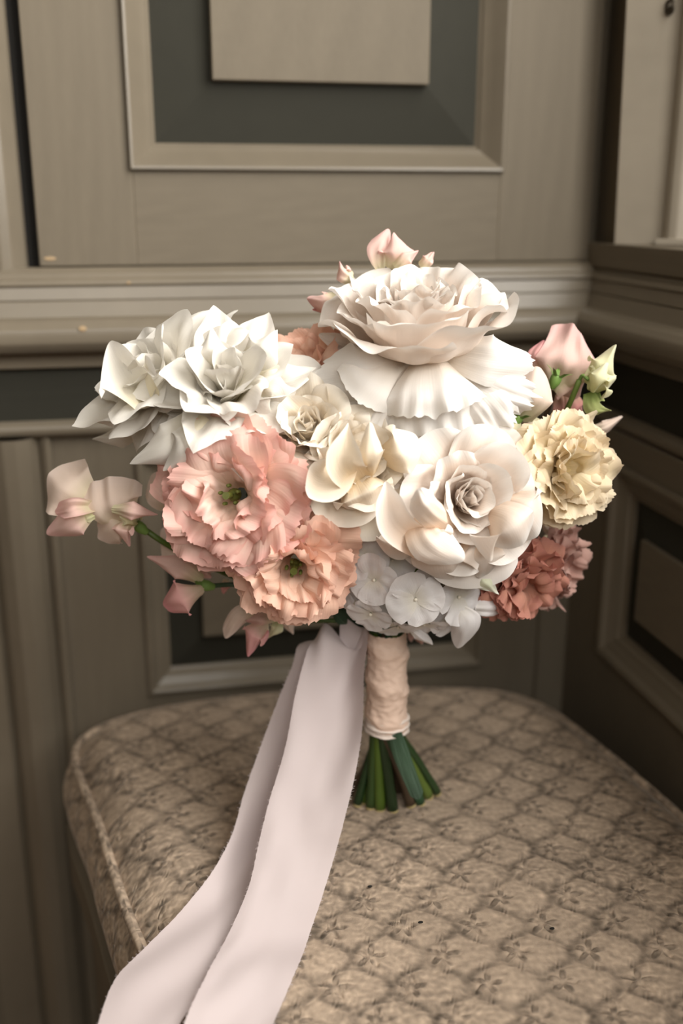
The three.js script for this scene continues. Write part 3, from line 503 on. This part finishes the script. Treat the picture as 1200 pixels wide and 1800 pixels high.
// ---------- lisianthus: frilled double flowers ----------
const frilly = (n = [7, 6, 5, 5, 4]) => [
  { n: n[0], spin: 0.3, jit: 0.4, r0: 0.004, L: 0.046, W: 0.074, a0: 50, a1: 104, cup0: 0.6, cup1: 0, drop: 0.22, k: 2.3, ruf: 0.0058, fr: 5.5, rp: 3, crumple: 0.002, frill: 0.035, nu: 56, nv: 24, ja: 26 },
  { n: n[1], spin: 0.7, jit: 0.5, r0: 0.004, L: 0.045, W: 0.072, a0: 38, a1: 80, cup0: 0.7, cup1: 0.05, drop: 0.22, k: 2.3, ruf: 0.0068, fr: 5.5, rp: 3, crumple: 0.002, frill: 0.035, nu: 56, nv: 24, ja: 30 },
  { n: n[2], spin: 0.2, jit: 0.7, r0: 0.004, L: 0.043, W: 0.064, a0: 26, a1: 54, tip: 26, cup0: 0.8, cup1: 0.1, drop: 0.22, k: 2.3, ruf: 0.007, fr: 5, rp: 3, crumple: 0.002, frill: 0.035, nu: 50, nv: 24, ja: 40, lean: 0.4 },
  { n: n[3], spin: 0.5, jit: 1.1, r0: 0.005, L: 0.041, W: 0.052, a0: 18, a1: 32, tip: 46, cup0: 0.8, cup1: 0.1, drop: 0.22, k: 2.3, ruf: 0.0075, fr: 4.6, rp: 2.8, crumple: 0.003, frill: 0.035, nu: 44, nv: 22, ja: 44, lean: 0.5, js: 0.2 },
  { n: n[4], spin: 0.1, jit: 1.5, r0: 0.009, L: 0.038, W: 0.042, a0: 10, a1: 18, tip: 56, cup0: 0.9, cup1: 0.2, drop: 0.24, k: 2.2, ruf: 0.007, fr: 4, rp: 2.4, crumple: 0.003, frill: 0.035, nu: 40, nv: 20, ja: 44, lean: 0.6, js: 0.25 },
];
function lisianthus(label, px, py, F, axis, S, cols, seed, stemMat, throat, lst) {
  const r = rng(seed), t = flower('lisianthus', label, 'lisianthus', px, py, F, axis, r() * 6);
  layers(t, FRILL, cols, r, lst ?? frilly(), S);
  if (throat) {
    const g = mergeGeometries([new THREE.SphereGeometry(0.0042 * S, 12, 10).scale(1, 1.5, 1).translate(0, 0.012 * S, 0), ...[0, 1, 2, 3, 4].map((k) => new THREE.CapsuleGeometry(0.0011, 0.003, 3, 8).translate(Math.cos(k * 1.26) * 0.006 * S, 0.02 * S, Math.sin(k * 1.26) * 0.006 * S)), new THREE.CylinderGeometry(0.0022, 0.0016, 0.012, 10).translate(0, 0.02 * S, 0)]);
    mesh('pistil', g, PISTIL, t);
  }
  stem(t, stemMat, 0.0028); return t;
}
lisianthus('frilly pink-edged peach lisianthus, the larger one below the pointed white roses', 424, 868, 0.566, dirv(-0.26, 0.22, 0.94), 0.92, C.peach, 711, G(6), true);
lisianthus('smaller salmon lisianthus with a dark open throat, touching the hydrangea', 520, 982, 0.562, dirv(-0.02, -0.02, 1), 0.74, C.coral, 722, G(0), true);
lisianthus('butter-cream lisianthus with fringed petals at the right edge of the bouquet', 975, 825, 0.595, dirv(0.42, 0.22, 0.88), 0.7, C.butter, 733, G(1), false);
lisianthus('small peach lisianthus half hidden behind the pointed white rose and the top rose', 544, 668, 0.625, dirv(-0.15, 0.85, 0.5), 0.68, C.coral, 744, G(2), false);
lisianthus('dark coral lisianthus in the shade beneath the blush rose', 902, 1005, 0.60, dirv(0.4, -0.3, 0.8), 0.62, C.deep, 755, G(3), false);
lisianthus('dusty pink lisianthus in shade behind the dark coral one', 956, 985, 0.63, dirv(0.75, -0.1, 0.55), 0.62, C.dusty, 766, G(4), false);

// ---------- hydrangea head ----------
{
  const r = rng(808), t = flower('hydrangea', 'white hydrangea head with flat four-petalled florets just above the handle', 'hydrangea', 700, 985, 0.60, dirv(0.05, -0.15, 1), 0);
  const FL = [[730, 1053, 50, 0, -0.1, 1, 0.045], [658, 1019, 44, -0.3, 0.1, 0.9, 0.04], [690, 985, 42, -0.1, 0.3, 0.9, 0.03], [643, 975, 42, -0.3, 0.2, 0.9, 0.034], [606, 918, 40, -0.3, 0.2, 0.9, 0.022], [600, 1030, 36, -0.5, -0.2, 0.8, 0.02], [652, 1078, 40, -0.3, -0.5, 0.8, 0.034], [805, 1049, 46, 0.5, -0.1, 0.85, 0.03], [787, 1084, 40, 0.4, -0.4, 0.8, 0.022], [745, 1095, 40, 0.1, -0.8, 0.6, 0.03], [760, 990, 40, 0.3, 0.2, 0.9, 0.032], [640, 930, 36, -0.2, 0.4, 0.9, 0.016], [585, 975, 34, -0.6, 0.0, 0.8, 0.012], [850, 1050, 34, 0.7, -0.2, 0.7, 0.012], [700, 1100, 34, -0.1, -0.8, 0.6, 0.015], [625, 1060, 34, -0.5, -0.5, 0.7, 0.018]];
  for (const [px, py, R, a, b, c, d] of FL) {
    const f = new THREE.Group(); f.name = 'floret'; t.add(f); const P = at(px, py, 0.60 - d), ax = dirv(a + (r() - 0.5) * 0.15, b + (r() - 0.5) * 0.15, c);
    const m = new THREE.Matrix4().compose(P, new THREE.Quaternion().setFromUnitVectors(UP, ax).multiply(new THREE.Quaternion().setFromAxisAngle(UP, r() * 6)), V(1, 1, 1)).premultiply(t.inv_);
    m.decompose(f.position, f.quaternion, f.scale);
    const L = R * 0.335e-3;
    for (let k = 0; k < 4; k++) mesh('petal', petalGeo({ az: k * Math.PI / 2 + (r() - 0.5) * 0.3, r0: 0.0008, y0: k % 2 * 0.0006, L: L * (0.95 + r() * 0.2), W: L * (1.25 + r() * 0.2), a0: 60, a1: 88 + r() * 16, p: 0.5, cup0: 0.3, cup1: 0.12, drop: 0.3, k: 2.4, baseW: 0.3, roll: 0.08, crumple: 0.0008, ruf: 0.0004, cols: C.hyd }, r, 12, 10), PETAL, f);
    mesh('floret_eye', new THREE.SphereGeometry(0.0011, 8, 6).translate(0, 0.001, 0), PALE, f);
    mesh('floret_stalk', tube([P.clone(), P.clone().lerp(at(690, 1010, 0.615), 0.5).addScaledVector(UP, -0.006), at(690, 1040, 0.615)].map((p) => p.applyMatrix4(m.clone().premultiply(t.matrixWorld).invert())), 0.0009, 10, 6), calyxGreen, f);
  }
  const S = (sp, w, o) => addShaped(t, PETAL, C.hyd, r, sp, w, o);
  S([[800, 1062, 0.03], [818, 1095, 0.034], [806, 1140, 0.024]], [16, 60, 36], { edge: [-0.002, -0.006], drop: 0.2, skew: 0.08 });
  S([[815, 1068, 0.02], [855, 1068, 0.022], [888, 1062, 0.012]], [16, 34, 40], { edge: [-0.002, -0.003], drop: 0.25 });
  S([[715, 1100, 0.02], [738, 1116, 0.024], [760, 1132, 0.016]], [10, 24, 16], { edge: [-0.001, -0.003], drop: 0.3 });
  S([[692, 1098, 0.02], [668, 1080, 0.03], [630, 1090, 0.02]], [16, 40, 36], { edge: [-0.001, -0.004], drop: 0.3 });
  stem(t, G(5), 0.0038);
}

// ---------- sweet peas ----------
// bloom: shaped petals with a calyx; each sprig is one thing
function sprig(label, F, stemPts, blooms, seed, stemMat = G(seed), r0 = 0.0016, toHandle = true) {
  const r = rng(seed), t = thing('sweet_pea', label, 'sweet pea', at(stemPts[0][0], stemPts[0][1], F - (stemPts[0][2] ?? 0)));
  t.updateMatrixWorld(true); t.inv_ = t.matrixWorld.clone().invert();
  for (const b of blooms) {
    const g = new THREE.Group(); g.name = 'bloom'; t.add(g);
    for (const [kind, cols, sp, w, o] of b.petals) { const q = shapedPetal(F, sp, w, { cols: C[cols], ...o }, r, 20, 18); q.applyMatrix4(t.inv_); mesh(kind, q, PEA, g); }
    if (b.calyx) {
      const [cx, cy, tx, ty, d] = b.calyx, A = at(cx, cy, F - (d ?? 0)), B = at(tx, ty, F - (d ?? 0)), ax = B.clone().sub(A).normalize(), q = new THREE.Quaternion().setFromUnitVectors(UP, ax);
      const parts = [new THREE.LatheGeometry([[0, -0.0045], [0.0018, -0.004], [0.0034, 0], [0.0036, 0.003], [0.003, 0.0045]].map(([x, y]) => new THREE.Vector2(x, y)), 12).toNonIndexed()];
      for (let k = 0; k < 5; k++) { const pg = petalGeo({ az: k * 1.257, r0: 0.0028, y0: 0.003, L: 0.009, W: 0.005, a0: 20, a1: 80, drop: 0.8, k: 1, cup0: 0.4, cup1: 0.3, crumple: 0, cols: [[1, 1, 1], [1, 1, 1], [1, 1, 1]] }, r, 4, 6).toNonIndexed(); pg.deleteAttribute('color'); parts.push(pg); }
      const cg = mergeGeometries(parts); cg.applyMatrix4(new THREE.Matrix4().compose(A, q, V(1, 1, 1))); cg.applyMatrix4(t.inv_); mesh('calyx', cg, calyxGreen, g);
    }
    if (b.stalk) mesh('stalk', tube(b.stalk.map(([x, y, d]) => at(x, y, F - (d ?? 0))), 0.0011, 14, 7, t.inv_), calyxGreen, g);
  }
  const pts = stemPts.map(([x, y, d]) => at(x, y, F - (d ?? 0)));
  if (toHandle) { const k = slot++, foot = FEET[k % FEET.length]; const o = (bRnd() - 0.5) * 0.014, o2 = (bRnd() - 0.5) * 0.01; pts.push(BT.clone().addScaledVector(RT, o).addScaledVector(FH, o2), BT.clone().lerp(BB, 0.5).addScaledVector(RT, o).addScaledVector(FH, o2), BB.clone().addScaledVector(RT, o).addScaledVector(FH, o2), onY(foot[0], foot[1], SEAT + 0.0022)); }
  if (toHandle) cutEnd(pts[pts.length - 2], pts[pts.length - 1], r0, t.inv_, t);
  mesh('stem', tube(pts, r0, 60, 8, t.inv_), stemMat, t);
  return t;
}
sprig('sweet pea sprig with two pale pink blooms reaching out furthest left', 0.60, [[246, 925, 0.0], [290, 955, 0.0], [345, 985, -0.01], [480, 1040, -0.03]], [
  { petals: [
    ['standard_petal', 'peaPale', [[165, 892, 0.005], [118, 862, 0.014], [92, 834, 0.002]], [50, 112, 118], { edge: [0.002, -0.006], drop: 0.2, k: 2.2, ruf: 0.0016, fr: 4, skew: 0.1, fold: 0.003 }],
    ['wing_petal', 'pea', [[165, 895, 0.012], [128, 915, 0.022], [84, 940, 0.012]], [26, 60, 36], { edge: [-0.002, -0.006], drop: 0.25, side: 0.003 }],
    ['wing_petal', 'pea', [[165, 890, 0.01], [130, 892, 0.024], [98, 902, 0.016]], [16, 34, 24], { edge: [0.003, 0.004], drop: 0.3 }],
    ['keel', 'bud', [[180, 898, 0.01], [152, 910, 0.018], [135, 912, 0.014]], [8, 20, 12], { edge: [-0.003, -0.004], drop: 0.4 }]],
    stalk: [[172, 895, 0.004], [205, 912, 0.0], [246, 925, 0.0]] },
  { petals: [
    ['standard_petal', 'peaPale', [[235, 925, 0.0], [200, 890, 0.016], [194, 838, 0.008]], [44, 100, 108], { edge: [-0.002, -0.006], drop: 0.14, k: 2.6, ruf: 0.0026, fr: 6, crumple: 0.0015 }],
    ['standard_petal', 'peaPale', [[232, 915, 0.002], [198, 925, 0.014], [172, 945, 0.006]], [30, 70, 60], { edge: [-0.002, -0.006], drop: 0.2, ruf: 0.001, fr: 3 }],
    ['wing_petal', 'pea', [[196, 895, 0.024], [232, 898, 0.034], [278, 905, 0.022]], [16, 34, 10], { edge: [-0.002, -0.005], drop: 0.3 }],
    ['wing_petal', 'pea', [[232, 915, 0.014], [214, 932, 0.028], [228, 960, 0.018]], [20, 40, 16], { edge: [-0.002, -0.006], drop: 0.3 }],
    ['keel', 'bud', [[242, 922, 0.012], [225, 916, 0.026], [210, 908, 0.024]], [10, 26, 14], { edge: [-0.003, -0.004], drop: 0.4 }]],
    calyx: [250, 930, 235, 918, 0.004] }], 901, G(1), 0.0019);
sprig('sweet pea with one dark rose wing and one pale upper petal, under the peach lisianthus', 0.595, [[368, 1030, 0.0], [420, 1028, 0.0], [500, 1050, -0.02]], [
  { petals: [
    ['standard_petal', 'pea', [[355, 1022, 0.004], [318, 1000, 0.016], [258, 978, 0.006]], [22, 46, 18], { edge: [-0.002, -0.005], drop: 0.3, ruf: 0.0006 }],
    ['wing_petal', 'peaPink', [[358, 1034, 0.008], [318, 1052, 0.024], [288, 1068, 0.014]], [20, 72, 56], { edge: [-0.003, -0.009], drop: 0.2, k: 2.4 }]],
    calyx: [366, 1030, 350, 1027, 0.002] }], 902);
sprig('broad pale peach sweet pea tucked behind the lower left of the peach lisianthus', 0.618, [[400, 985, 0.0], [450, 1030, -0.01]], [
  { petals: [
    ['standard_petal', 'peaPale', [[390, 985, 0.0], [330, 975, 0.012], [286, 928, 0.004]], [40, 92, 60], { edge: [-0.002, -0.006], drop: 0.25, k: 2.2 }],
    ['standard_petal', 'peaPale', [[330, 990, 0.0], [365, 985, 0.012], [405, 990, 0.002]], [40, 56, 40], { edge: [-0.002, -0.006], drop: 0.2 }],
    ['wing_petal', 'pea', [[345, 985, 0.01], [355, 1005, 0.014], [370, 1015, 0.008]], [30, 40, 20], { edge: [-0.002, -0.004], drop: 0.3 }],
    ['wing_petal', 'peaPink', [[398, 1018, 0.0], [394, 1032, 0.004], [392, 1044, 0.0]], [12, 22, 12], { edge: [-0.001, -0.003], drop: 0.3 }]] }], 903);
sprig('pale cream pink sweet pea petal between the lower pointed rose and the peach lisianthus', 0.615, [[320, 880, 0.0], [400, 960, -0.01]], [
  { petals: [['standard_petal', 'peaPale', [[320, 885, 0.0], [285, 868, 0.01], [272, 830, 0.002]], [40, 64, 50], { edge: [-0.002, -0.006], drop: 0.3 }],
    ['wing_petal', 'peaPale', [[330, 880, 0.0], [300, 850, 0.004], [300, 820, -0.002]], [40, 60, 40], { edge: [-0.002, -0.006], drop: 0.3 }]] }], 904);
sprig('drooping sweet pea with a streaked rose wing, lowest bloom beneath the salmon lisianthus', 0.60, [[480, 1090, 0.0], [540, 1090, -0.01]], [
  { petals: [
    ['standard_petal', 'peaPale', [[478, 1082, 0.002], [425, 1080, 0.016], [396, 1122, 0.008]], [20, 36, 34], { edge: [-0.002, -0.006], drop: 0.2, skew: 0.1 }],
    ['standard_petal', 'pea', [[490, 1080, 0.002], [460, 1085, 0.014], [430, 1092, 0.012]], [30, 40, 20], { edge: [-0.003, -0.006], drop: 0.3 }],
    ['wing_petal', 'peaPink', [[470, 1095, 0.008], [446, 1118, 0.022], [438, 1150, 0.012]], [28, 50, 34], { edge: [-0.004, -0.012], drop: 0.15, fold: 0.004, crumple: 0.0014 }],
    ['keel', 'bud', [[490, 1088, 0.0], [485, 1105, 0.006], [470, 1122, 0.0]], [18, 28, 10], { edge: [-0.002, -0.004], drop: 0.35 }],
    ['wing_petal', 'peaPale', [[515, 1080, -0.01], [508, 1098, -0.006], [515, 1115, -0.01]], [18, 26, 12], { edge: [-0.001, -0.003], drop: 0.3 }]] }], 905);
sprig('upright pink sweet pea peeking over the back of the top rose', 0.645, [[690, 470, 0.0], [690, 560, -0.005], [690, 800, -0.01]], [
  { petals: [
    ['standard_petal', 'pea', [[672, 475, 0.0], [668, 440, 0.006], [684, 402, 0.0]], [20, 46, 26], { edge: [-0.002, -0.008], drop: 0.3, side: -0.004 }],
    ['standard_petal', 'pea', [[690, 475, 0.004], [698, 445, 0.012], [692, 408, 0.004]], [30, 66, 24], { edge: [-0.002, -0.008], drop: 0.35, k: 1.5 }],
    ['wing_petal', 'pea', [[695, 472, 0.01], [715, 450, 0.014], [735, 440, 0.006]], [24, 32, 16], { edge: [-0.003, -0.006], drop: 0.3 }],
    ['wing_petal', 'pea', [[740, 470, 0.004], [752, 455, 0.008], [762, 442, 0.0]], [20, 22, 14], { edge: [-0.002, -0.004], drop: 0.3 }]] },
  { petals: [
    ['wing_petal', 'pea', [[620, 490, 0.004], [604, 478, 0.01], [596, 460, 0.002]], [26, 30, 10], { edge: [-0.003, -0.006], drop: 0.35 }],
    ['standard_petal', 'pea', [[600, 530, 0.004], [568, 527, 0.014], [540, 524, 0.006]], [40, 36, 28], { edge: [-0.006, -0.01], drop: 0.15 }],
    ['wing_petal', 'peaPink', [[600, 538, 0.0], [570, 540, 0.006], [548, 544, 0.0]], [26, 20, 10], { edge: [-0.002, -0.004], drop: 0.25 }]],
    stalk: [[615, 520, -0.004], [655, 540, -0.006], [690, 570, -0.005]] }], 906);
sprig('wavy dusty pink sweet pea standing right of the top rose, with a green calyx', 0.635, [[975, 668, 0.004], [970, 700, -0.005], [920, 800, -0.02], [800, 930, -0.03]], [
  { petals: [
    ['standard_petal', 'pea', [[980, 690, 0.004], [1000, 640, 0.014], [1008, 572, 0.002]], [50, 116, 70], { edge: [-0.003, -0.01], drop: 0.16, k: 2, ruf: 0.0011, fr: 3.4, crumple: 0.003, skew: -0.16 }],
    ['standard_petal', 'pea', [[985, 660, 0.0], [1010, 680, 0.008], [1015, 700, 0.0]], [50, 70, 40], { edge: [-0.002, -0.006], drop: 0.25 }],
    ['wing_petal', 'peaPink', [[950, 660, 0.0], [945, 625, 0.006], [955, 598, -0.002]], [20, 34, 20], { edge: [-0.002, -0.005], drop: 0.3 }],
    ['wing_petal', 'peaDusk', [[985, 690, -0.01], [1000, 720, -0.006], [1010, 735, -0.01]], [30, 60, 50], { edge: [-0.002, -0.005], drop: 0.25 }]],
    calyx: [974, 672, 984, 650, 0.02] }], 907);
sprig('pale greenish white sweet pea bud nodding at the upper right', 0.615, [[1018, 668, 0.0], [1005, 700, 0.0], [985, 740, -0.01], [900, 850, -0.03]], [
  { petals: [
    ['standard_petal', 'bud', [[1030, 675, 0.0], [1062, 645, 0.008], [1080, 608, 0.0]], [28, 62, 26], { edge: [-0.004, -0.014], drop: 0.25, k: 1.8, fold: 0.004 }],
    ['standard_petal', 'bud', [[1034, 685, 0.004], [1058, 668, 0.012], [1082, 660, 0.002]], [30, 62, 50], { edge: [-0.004, -0.012], drop: 0.25 }],
    ['wing_petal', 'bud', [[1042, 690, 0.012], [1056, 665, 0.02], [1070, 636, 0.012]], [16, 48, 24], { edge: [-0.006, -0.014], drop: 0.3 }],
    ['leaf', 'budGreen', [[1040, 688, 0.002], [1048, 712, 0.008], [1074, 722, 0.0]], [30, 42, 10], { edge: [-0.002, -0.006], drop: 0.35, k: 1.4 }]],
    stalk: [[1018, 668, 0], [1024, 660, 0.002], [1034, 668, 0.004]] }], 908, G(5), 0.0018);
sprig('smooth peach sweet pea petal pressed against the right side of the top rose skirt', 0.61, [[908, 735, 0.0], [895, 770, 0.0], [880, 790, -0.01], [800, 900, -0.03]], [
  { petals: [
    ['standard_petal', 'peaPale', [[915, 740, 0.004], [938, 700, 0.016], [945, 645, 0.004]], [40, 74, 60], { edge: [-0.003, -0.01], drop: 0.2, k: 2.4 }],
    ['wing_petal', 'peaPink', [[905, 742, 0.006], [892, 730, 0.01], [882, 708, 0.004]], [16, 26, 10], { edge: [-0.002, -0.003], drop: 0.4 }],
    ['wing_petal', 'peaPale', [[945, 735, -0.004], [930, 750, 0.0], [915, 765, -0.006]], [30, 30, 20], { edge: [-0.002, -0.003], drop: 0.3 }]],
    calyx: [905, 742, 915, 725, 0.008] }], 909, G(1), 0.0022);
sprig('rolled lilac pink sweet pea lying between the top rose and the blush rose', 0.60, [[880, 780, 0.0], [850, 830, -0.01]], [
  { petals: [
    ['standard_petal', 'pea', [[885, 735, 0.002], [855, 752, 0.012], [830, 768, 0.004]], [40, 40, 20], { edge: [-0.006, -0.012], drop: 0.2 }],
    ['standard_petal', 'pea', [[915, 745, 0.0], [880, 768, 0.008], [845, 785, 0.002]], [30, 40, 30], { edge: [-0.004, -0.01], drop: 0.2 }]] }], 910);
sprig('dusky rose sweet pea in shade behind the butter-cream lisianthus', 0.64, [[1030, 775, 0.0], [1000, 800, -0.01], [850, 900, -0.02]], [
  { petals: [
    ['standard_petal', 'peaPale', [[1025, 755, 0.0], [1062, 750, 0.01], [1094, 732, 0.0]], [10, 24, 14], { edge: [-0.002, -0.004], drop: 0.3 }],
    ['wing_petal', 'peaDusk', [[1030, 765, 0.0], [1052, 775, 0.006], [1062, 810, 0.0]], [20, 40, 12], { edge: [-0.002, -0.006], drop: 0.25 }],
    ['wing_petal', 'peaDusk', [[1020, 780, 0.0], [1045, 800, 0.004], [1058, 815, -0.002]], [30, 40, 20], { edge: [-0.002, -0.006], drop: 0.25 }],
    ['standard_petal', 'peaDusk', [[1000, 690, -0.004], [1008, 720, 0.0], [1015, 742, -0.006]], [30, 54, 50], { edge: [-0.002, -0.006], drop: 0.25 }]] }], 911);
sprig('faded peach sweet pea hanging behind the silk wrap', 0.632, [[735, 1105, 0.0], [715, 1090, -0.004]], [
  { petals: [['standard_petal', 'pea', [[725, 1102, 0.0], [738, 1116, 0.006], [742, 1132, 0.0]], [30, 46, 34], { edge: [-0.003, -0.008], drop: 0.25, crumple: 0.0015 }],
    ['wing_petal', 'peaPale', [[690, 1108, 0.0], [680, 1120, 0.006], [672, 1132, 0.0]], [30, 46, 34], { edge: [-0.003, -0.008], drop: 0.25 }]] }], 912);
sprig('pale beige sweet pea petal at the lower right behind the dusty pink lisianthus', 0.64, [[950, 960, 0.0], [880, 1000, -0.01]], [
  { petals: [['standard_petal', 'peaPale', [[950, 950, 0.0], [972, 965, 0.006], [990, 968, 0.0]], [30, 44, 16], { edge: [-0.002, -0.006], drop: 0.3 }],
    ['wing_petal', 'bud', [[930, 1000, 0.0], [945, 1030, 0.002], [952, 1048, 0.0]], [20, 30, 14], { edge: [-0.002, -0.004], drop: 0.3 }],
    ['wing_petal', 'peaPale', [[955, 900, -0.004], [965, 925, 0.0], [968, 950, -0.004]], [14, 24, 20], { edge: [-0.002, -0.004], drop: 0.3 }]] }], 913);
// narrow leaf blade among the stems, a leaf bound into the handle
{
  const mk = (label, F, sp, w, cols, seed, o = {}) => { const t = thing('leaf', label, 'leaf', at(sp[0][0], sp[0][1], F)); t.updateMatrixWorld(true); const g = shapedPetal(F, sp, w, { cols: C[cols], edge: [-0.002], drop: 0.15, crumple: 0.0004, ...o }, rng(seed)); g.applyMatrix4(t.matrixWorld.clone().invert()); mesh('blade', g, LEAFM, t); };
  mk('dark green ribbed leaf blade bound among the cut stems', 0.613, [[684, 1250, 0.008], [705, 1325, 0.018], [736, 1405, 0.031]], [18, 32, 26], 'leafDark', 61, { edge: [-0.0012], drop: 0.06 });
  mk('small dark leaf between the rolled sweet pea and the butter-cream lisianthus', 0.612, [[880, 760, 0], [892, 785, 0.008], [905, 800, 0.0]], [20, 40, 20], 'leafDark', 62);
  mk('dark leaf pointing down left from the handle top under the salmon lisianthus', 0.612, [[640, 1110, 0], [605, 1085, 0.006], [580, 1055, 0.0]], [24, 36, 20], 'leafDark', 63);
  mk('dark leaf under the hydrangea at the top of the silk wrap', 0.606, [[690, 1118, 0], [665, 1095, 0.006], [650, 1075, 0.0]], [24, 44, 20], 'leafDark', 64);
}

// ---------- silk: wrap and trailing ribbon ----------
{
  const t = thing('silk_wrap', 'pale peach silk band wound tightly around the stems as a handle', 'wrap', BB);
  const ax = BT.clone().sub(BB), H = ax.length(); ax.normalize(); const e1 = RT.clone().addScaledVector(ax, -RT.dot(ax)).normalize(), e2 = new THREE.Vector3().crossVectors(e1, ax);
  const surf = (rad0, v0, v1, seed) => gridGeo(96, 90, (u, v) => {
    const a = u * Math.PI * 2, y = lerp(v0, v1, v), s = Math.sin(a), c = Math.cos(a);
    let R = rad0 + 0.0009 * Math.sin(v * 3.1 + 0.4) + 0.0008 * N3(c * 1.2 + seed, s * 1.2, v * 3);
    const tt = v * 17 + 1.6 * N3(c * 1.1, s * 1.1, seed) + 1.3 * c; R += 0.0016 * (Math.pow(0.5 + 0.5 * Math.sin(tt), 3) - 0.4) + 0.0007 * N3(c * 3, s * 3, v * 22 + seed);
    const edge = 0.0012 * N3(c * 14, s * 14, seed) * (v < 0.04 || v > 0.97 ? 1 : 0);
    return V(0, 0, 0).addScaledVector(ax, y * H + edge).addScaledVector(e1, c * R).addScaledVector(e2, s * R);
  }, null, true);
  mesh('band', surf(0.0132, 0.02, 1.0, 3), SILKP, t);
  mesh('frayed_end', surf(0.0137, -0.01, 0.16, 9), SILKW, t);
}
const hitF = (py) => (CAM.y - SEAT) / Math.tan(PITCH + Math.atan((py - 900) / FPX));
function ribbonTail(parent, rows, folds, seed, mat, bias = 0) {
  const L = new THREE.CatmullRomCurve3(rows.map(([lx, ly, lf]) => at(lx, ly, lf)), false, 'centripetal'), Rr = new THREE.CatmullRomCurve3(rows.map(([, , , rx, ry, rf]) => at(rx, ry, rf)), false, 'centripetal'), nv = 220, nu = 40;
  const pt = (u, v) => {
    const a = L.getPoint(v), b = Rr.getPoint(v), p = a.clone().lerp(b, u), lat = b.clone().sub(a), w = lat.length(), tan = L.getTangent(v).add(Rr.getTangent(v)).normalize(), n = new THREE.Vector3().crossVectors(lat, tan).normalize(); if (n.dot(FWD) > 0) n.negate();
    return p.addScaledVector(n, folds(u, v, w)).addScaledVector(lat.normalize(), (u < 0.01 || u > 0.99) ? 0.0005 * N3(v * 160, u * 9, seed) : 0);
  };
  mesh('tail', gridGeo(nu, nv, (u, v) => { const p = pt(u, v); p.u = u * 4; p.v = v * 30; return p; }), mat, parent);
  const th = []; const r = rng(seed);                                      // loose threads along the torn edges
  for (let i = 0; i < 420; i++) { const v = r(), u = r() < 0.5 ? 0 : 1, p = pt(u, v), q = pt(u ? 0.97 : 0.03, v), d = p.clone().sub(q).normalize(), l = 0.0006 + 0.0011 * r(); const e = p.clone().addScaledVector(d, l).addScaledVector(UP, (r() - 0.5) * 0.001); const g = new THREE.CylinderGeometry(0.00009, 0.00012, l, 3, 1); g.applyQuaternion(new THREE.Quaternion().setFromUnitVectors(UP, e.clone().sub(p).normalize())); g.translate((p.x + e.x) / 2, (p.y + e.y) / 2, (p.z + e.z) / 2); th.push(g); }
  const f = mesh('frayed_threads', mergeGeometries(th), mat, parent); f.userData.kind = 'stuff';
}
{
  const t = thing('silk_ribbon', 'long pale mauve silk ribbon with frayed edges trailing from the handle over the cushion', 'ribbon');
  const h = (y, k = 0.006) => hitF(y) - k;
  ribbonTail(t, [
    [575, 1180, 0.64, 650, 1160, 0.634], [545, 1142, 0.63, 648, 1124, 0.622], [526, 1146, 0.616, 645, 1120, 0.606], [512, 1180, 0.612, 625, 1190, 0.603], [490, 1236, 0.604, 600, 1250, 0.594], [462, 1310, 0.59, 575, 1330, 0.58], [432, 1395, 0.57, 545, 1420, 0.56], [408, 1475, 0.548, 505, 1500, 0.54], [376, 1535, 0.527, 465, 1580, h(1580, 0.006)], [322, 1598, h(1598, 0.0055), 425, 1660, h(1660, 0.0055)], [255, 1662, h(1662, 0.0055), 375, 1730, h(1730, 0.0055)], [205, 1715, h(1715, 0.004), 320, 1795, h(1795, 0.0055)], [172, 1800, h(1800, 0.004), 290, 1860, h(1860, 0.0055)], [150, 1880, h(1880, 0.003), 265, 1940, h(1940, 0.003)]],
    (u, v) => 0.005 * Math.sin(u * 4.6 + 0.6 + v * 3) * (1 - smooth(0.55, 0.8, v)) + 0.0012 * Math.sin(u * 9 + v * 14) * smooth(0.3, 0.5, v) * (1 - smooth(0.8, 0.95, v)), 21, SILKM);
  ribbonTail(t, [
    [600, 1165, 0.634, 660, 1135, 0.628], [578, 1130, 0.622, 650, 1112, 0.616], [560, 1128, 0.607, 640, 1106, 0.602], [545, 1152, 0.596, 648, 1112, 0.592], [522, 1228, 0.580, 641, 1190, 0.578], [500, 1325, 0.558, 637, 1285, 0.562], [474, 1405, 0.538, 624, 1362, 0.548], [455, 1480, 0.519, 604, 1442, 0.532], [438, 1555, 0.500, 580, 1530, 0.514], [395, 1655, h(1655, 0.014), 548, 1630, 0.486], [360, 1725, h(1725, 0.013), 518, 1705, h(1705, 0.009)], [325, 1800, h(1800, 0.012), 478, 1800, h(1800, 0.006)], [300, 1880, h(1880, 0.01), 440, 1890, h(1890)]],
    (u, v) => 0.0065 * Math.sin(u * 5.6 + 0.4 + v * 1.6) * (1 - smooth(0.2, 0.85, v)) + 0.004 * Math.sin(u * 10.5 - v * 10) * (1 - smooth(0.12, 0.5, v)) + 0.0026 * Math.sin(u * 3.4 + v * 9) + 0.002 * N3(u * 3, v * 12, 4), 22, SILKM);
}
renderer.render(scene, camera);
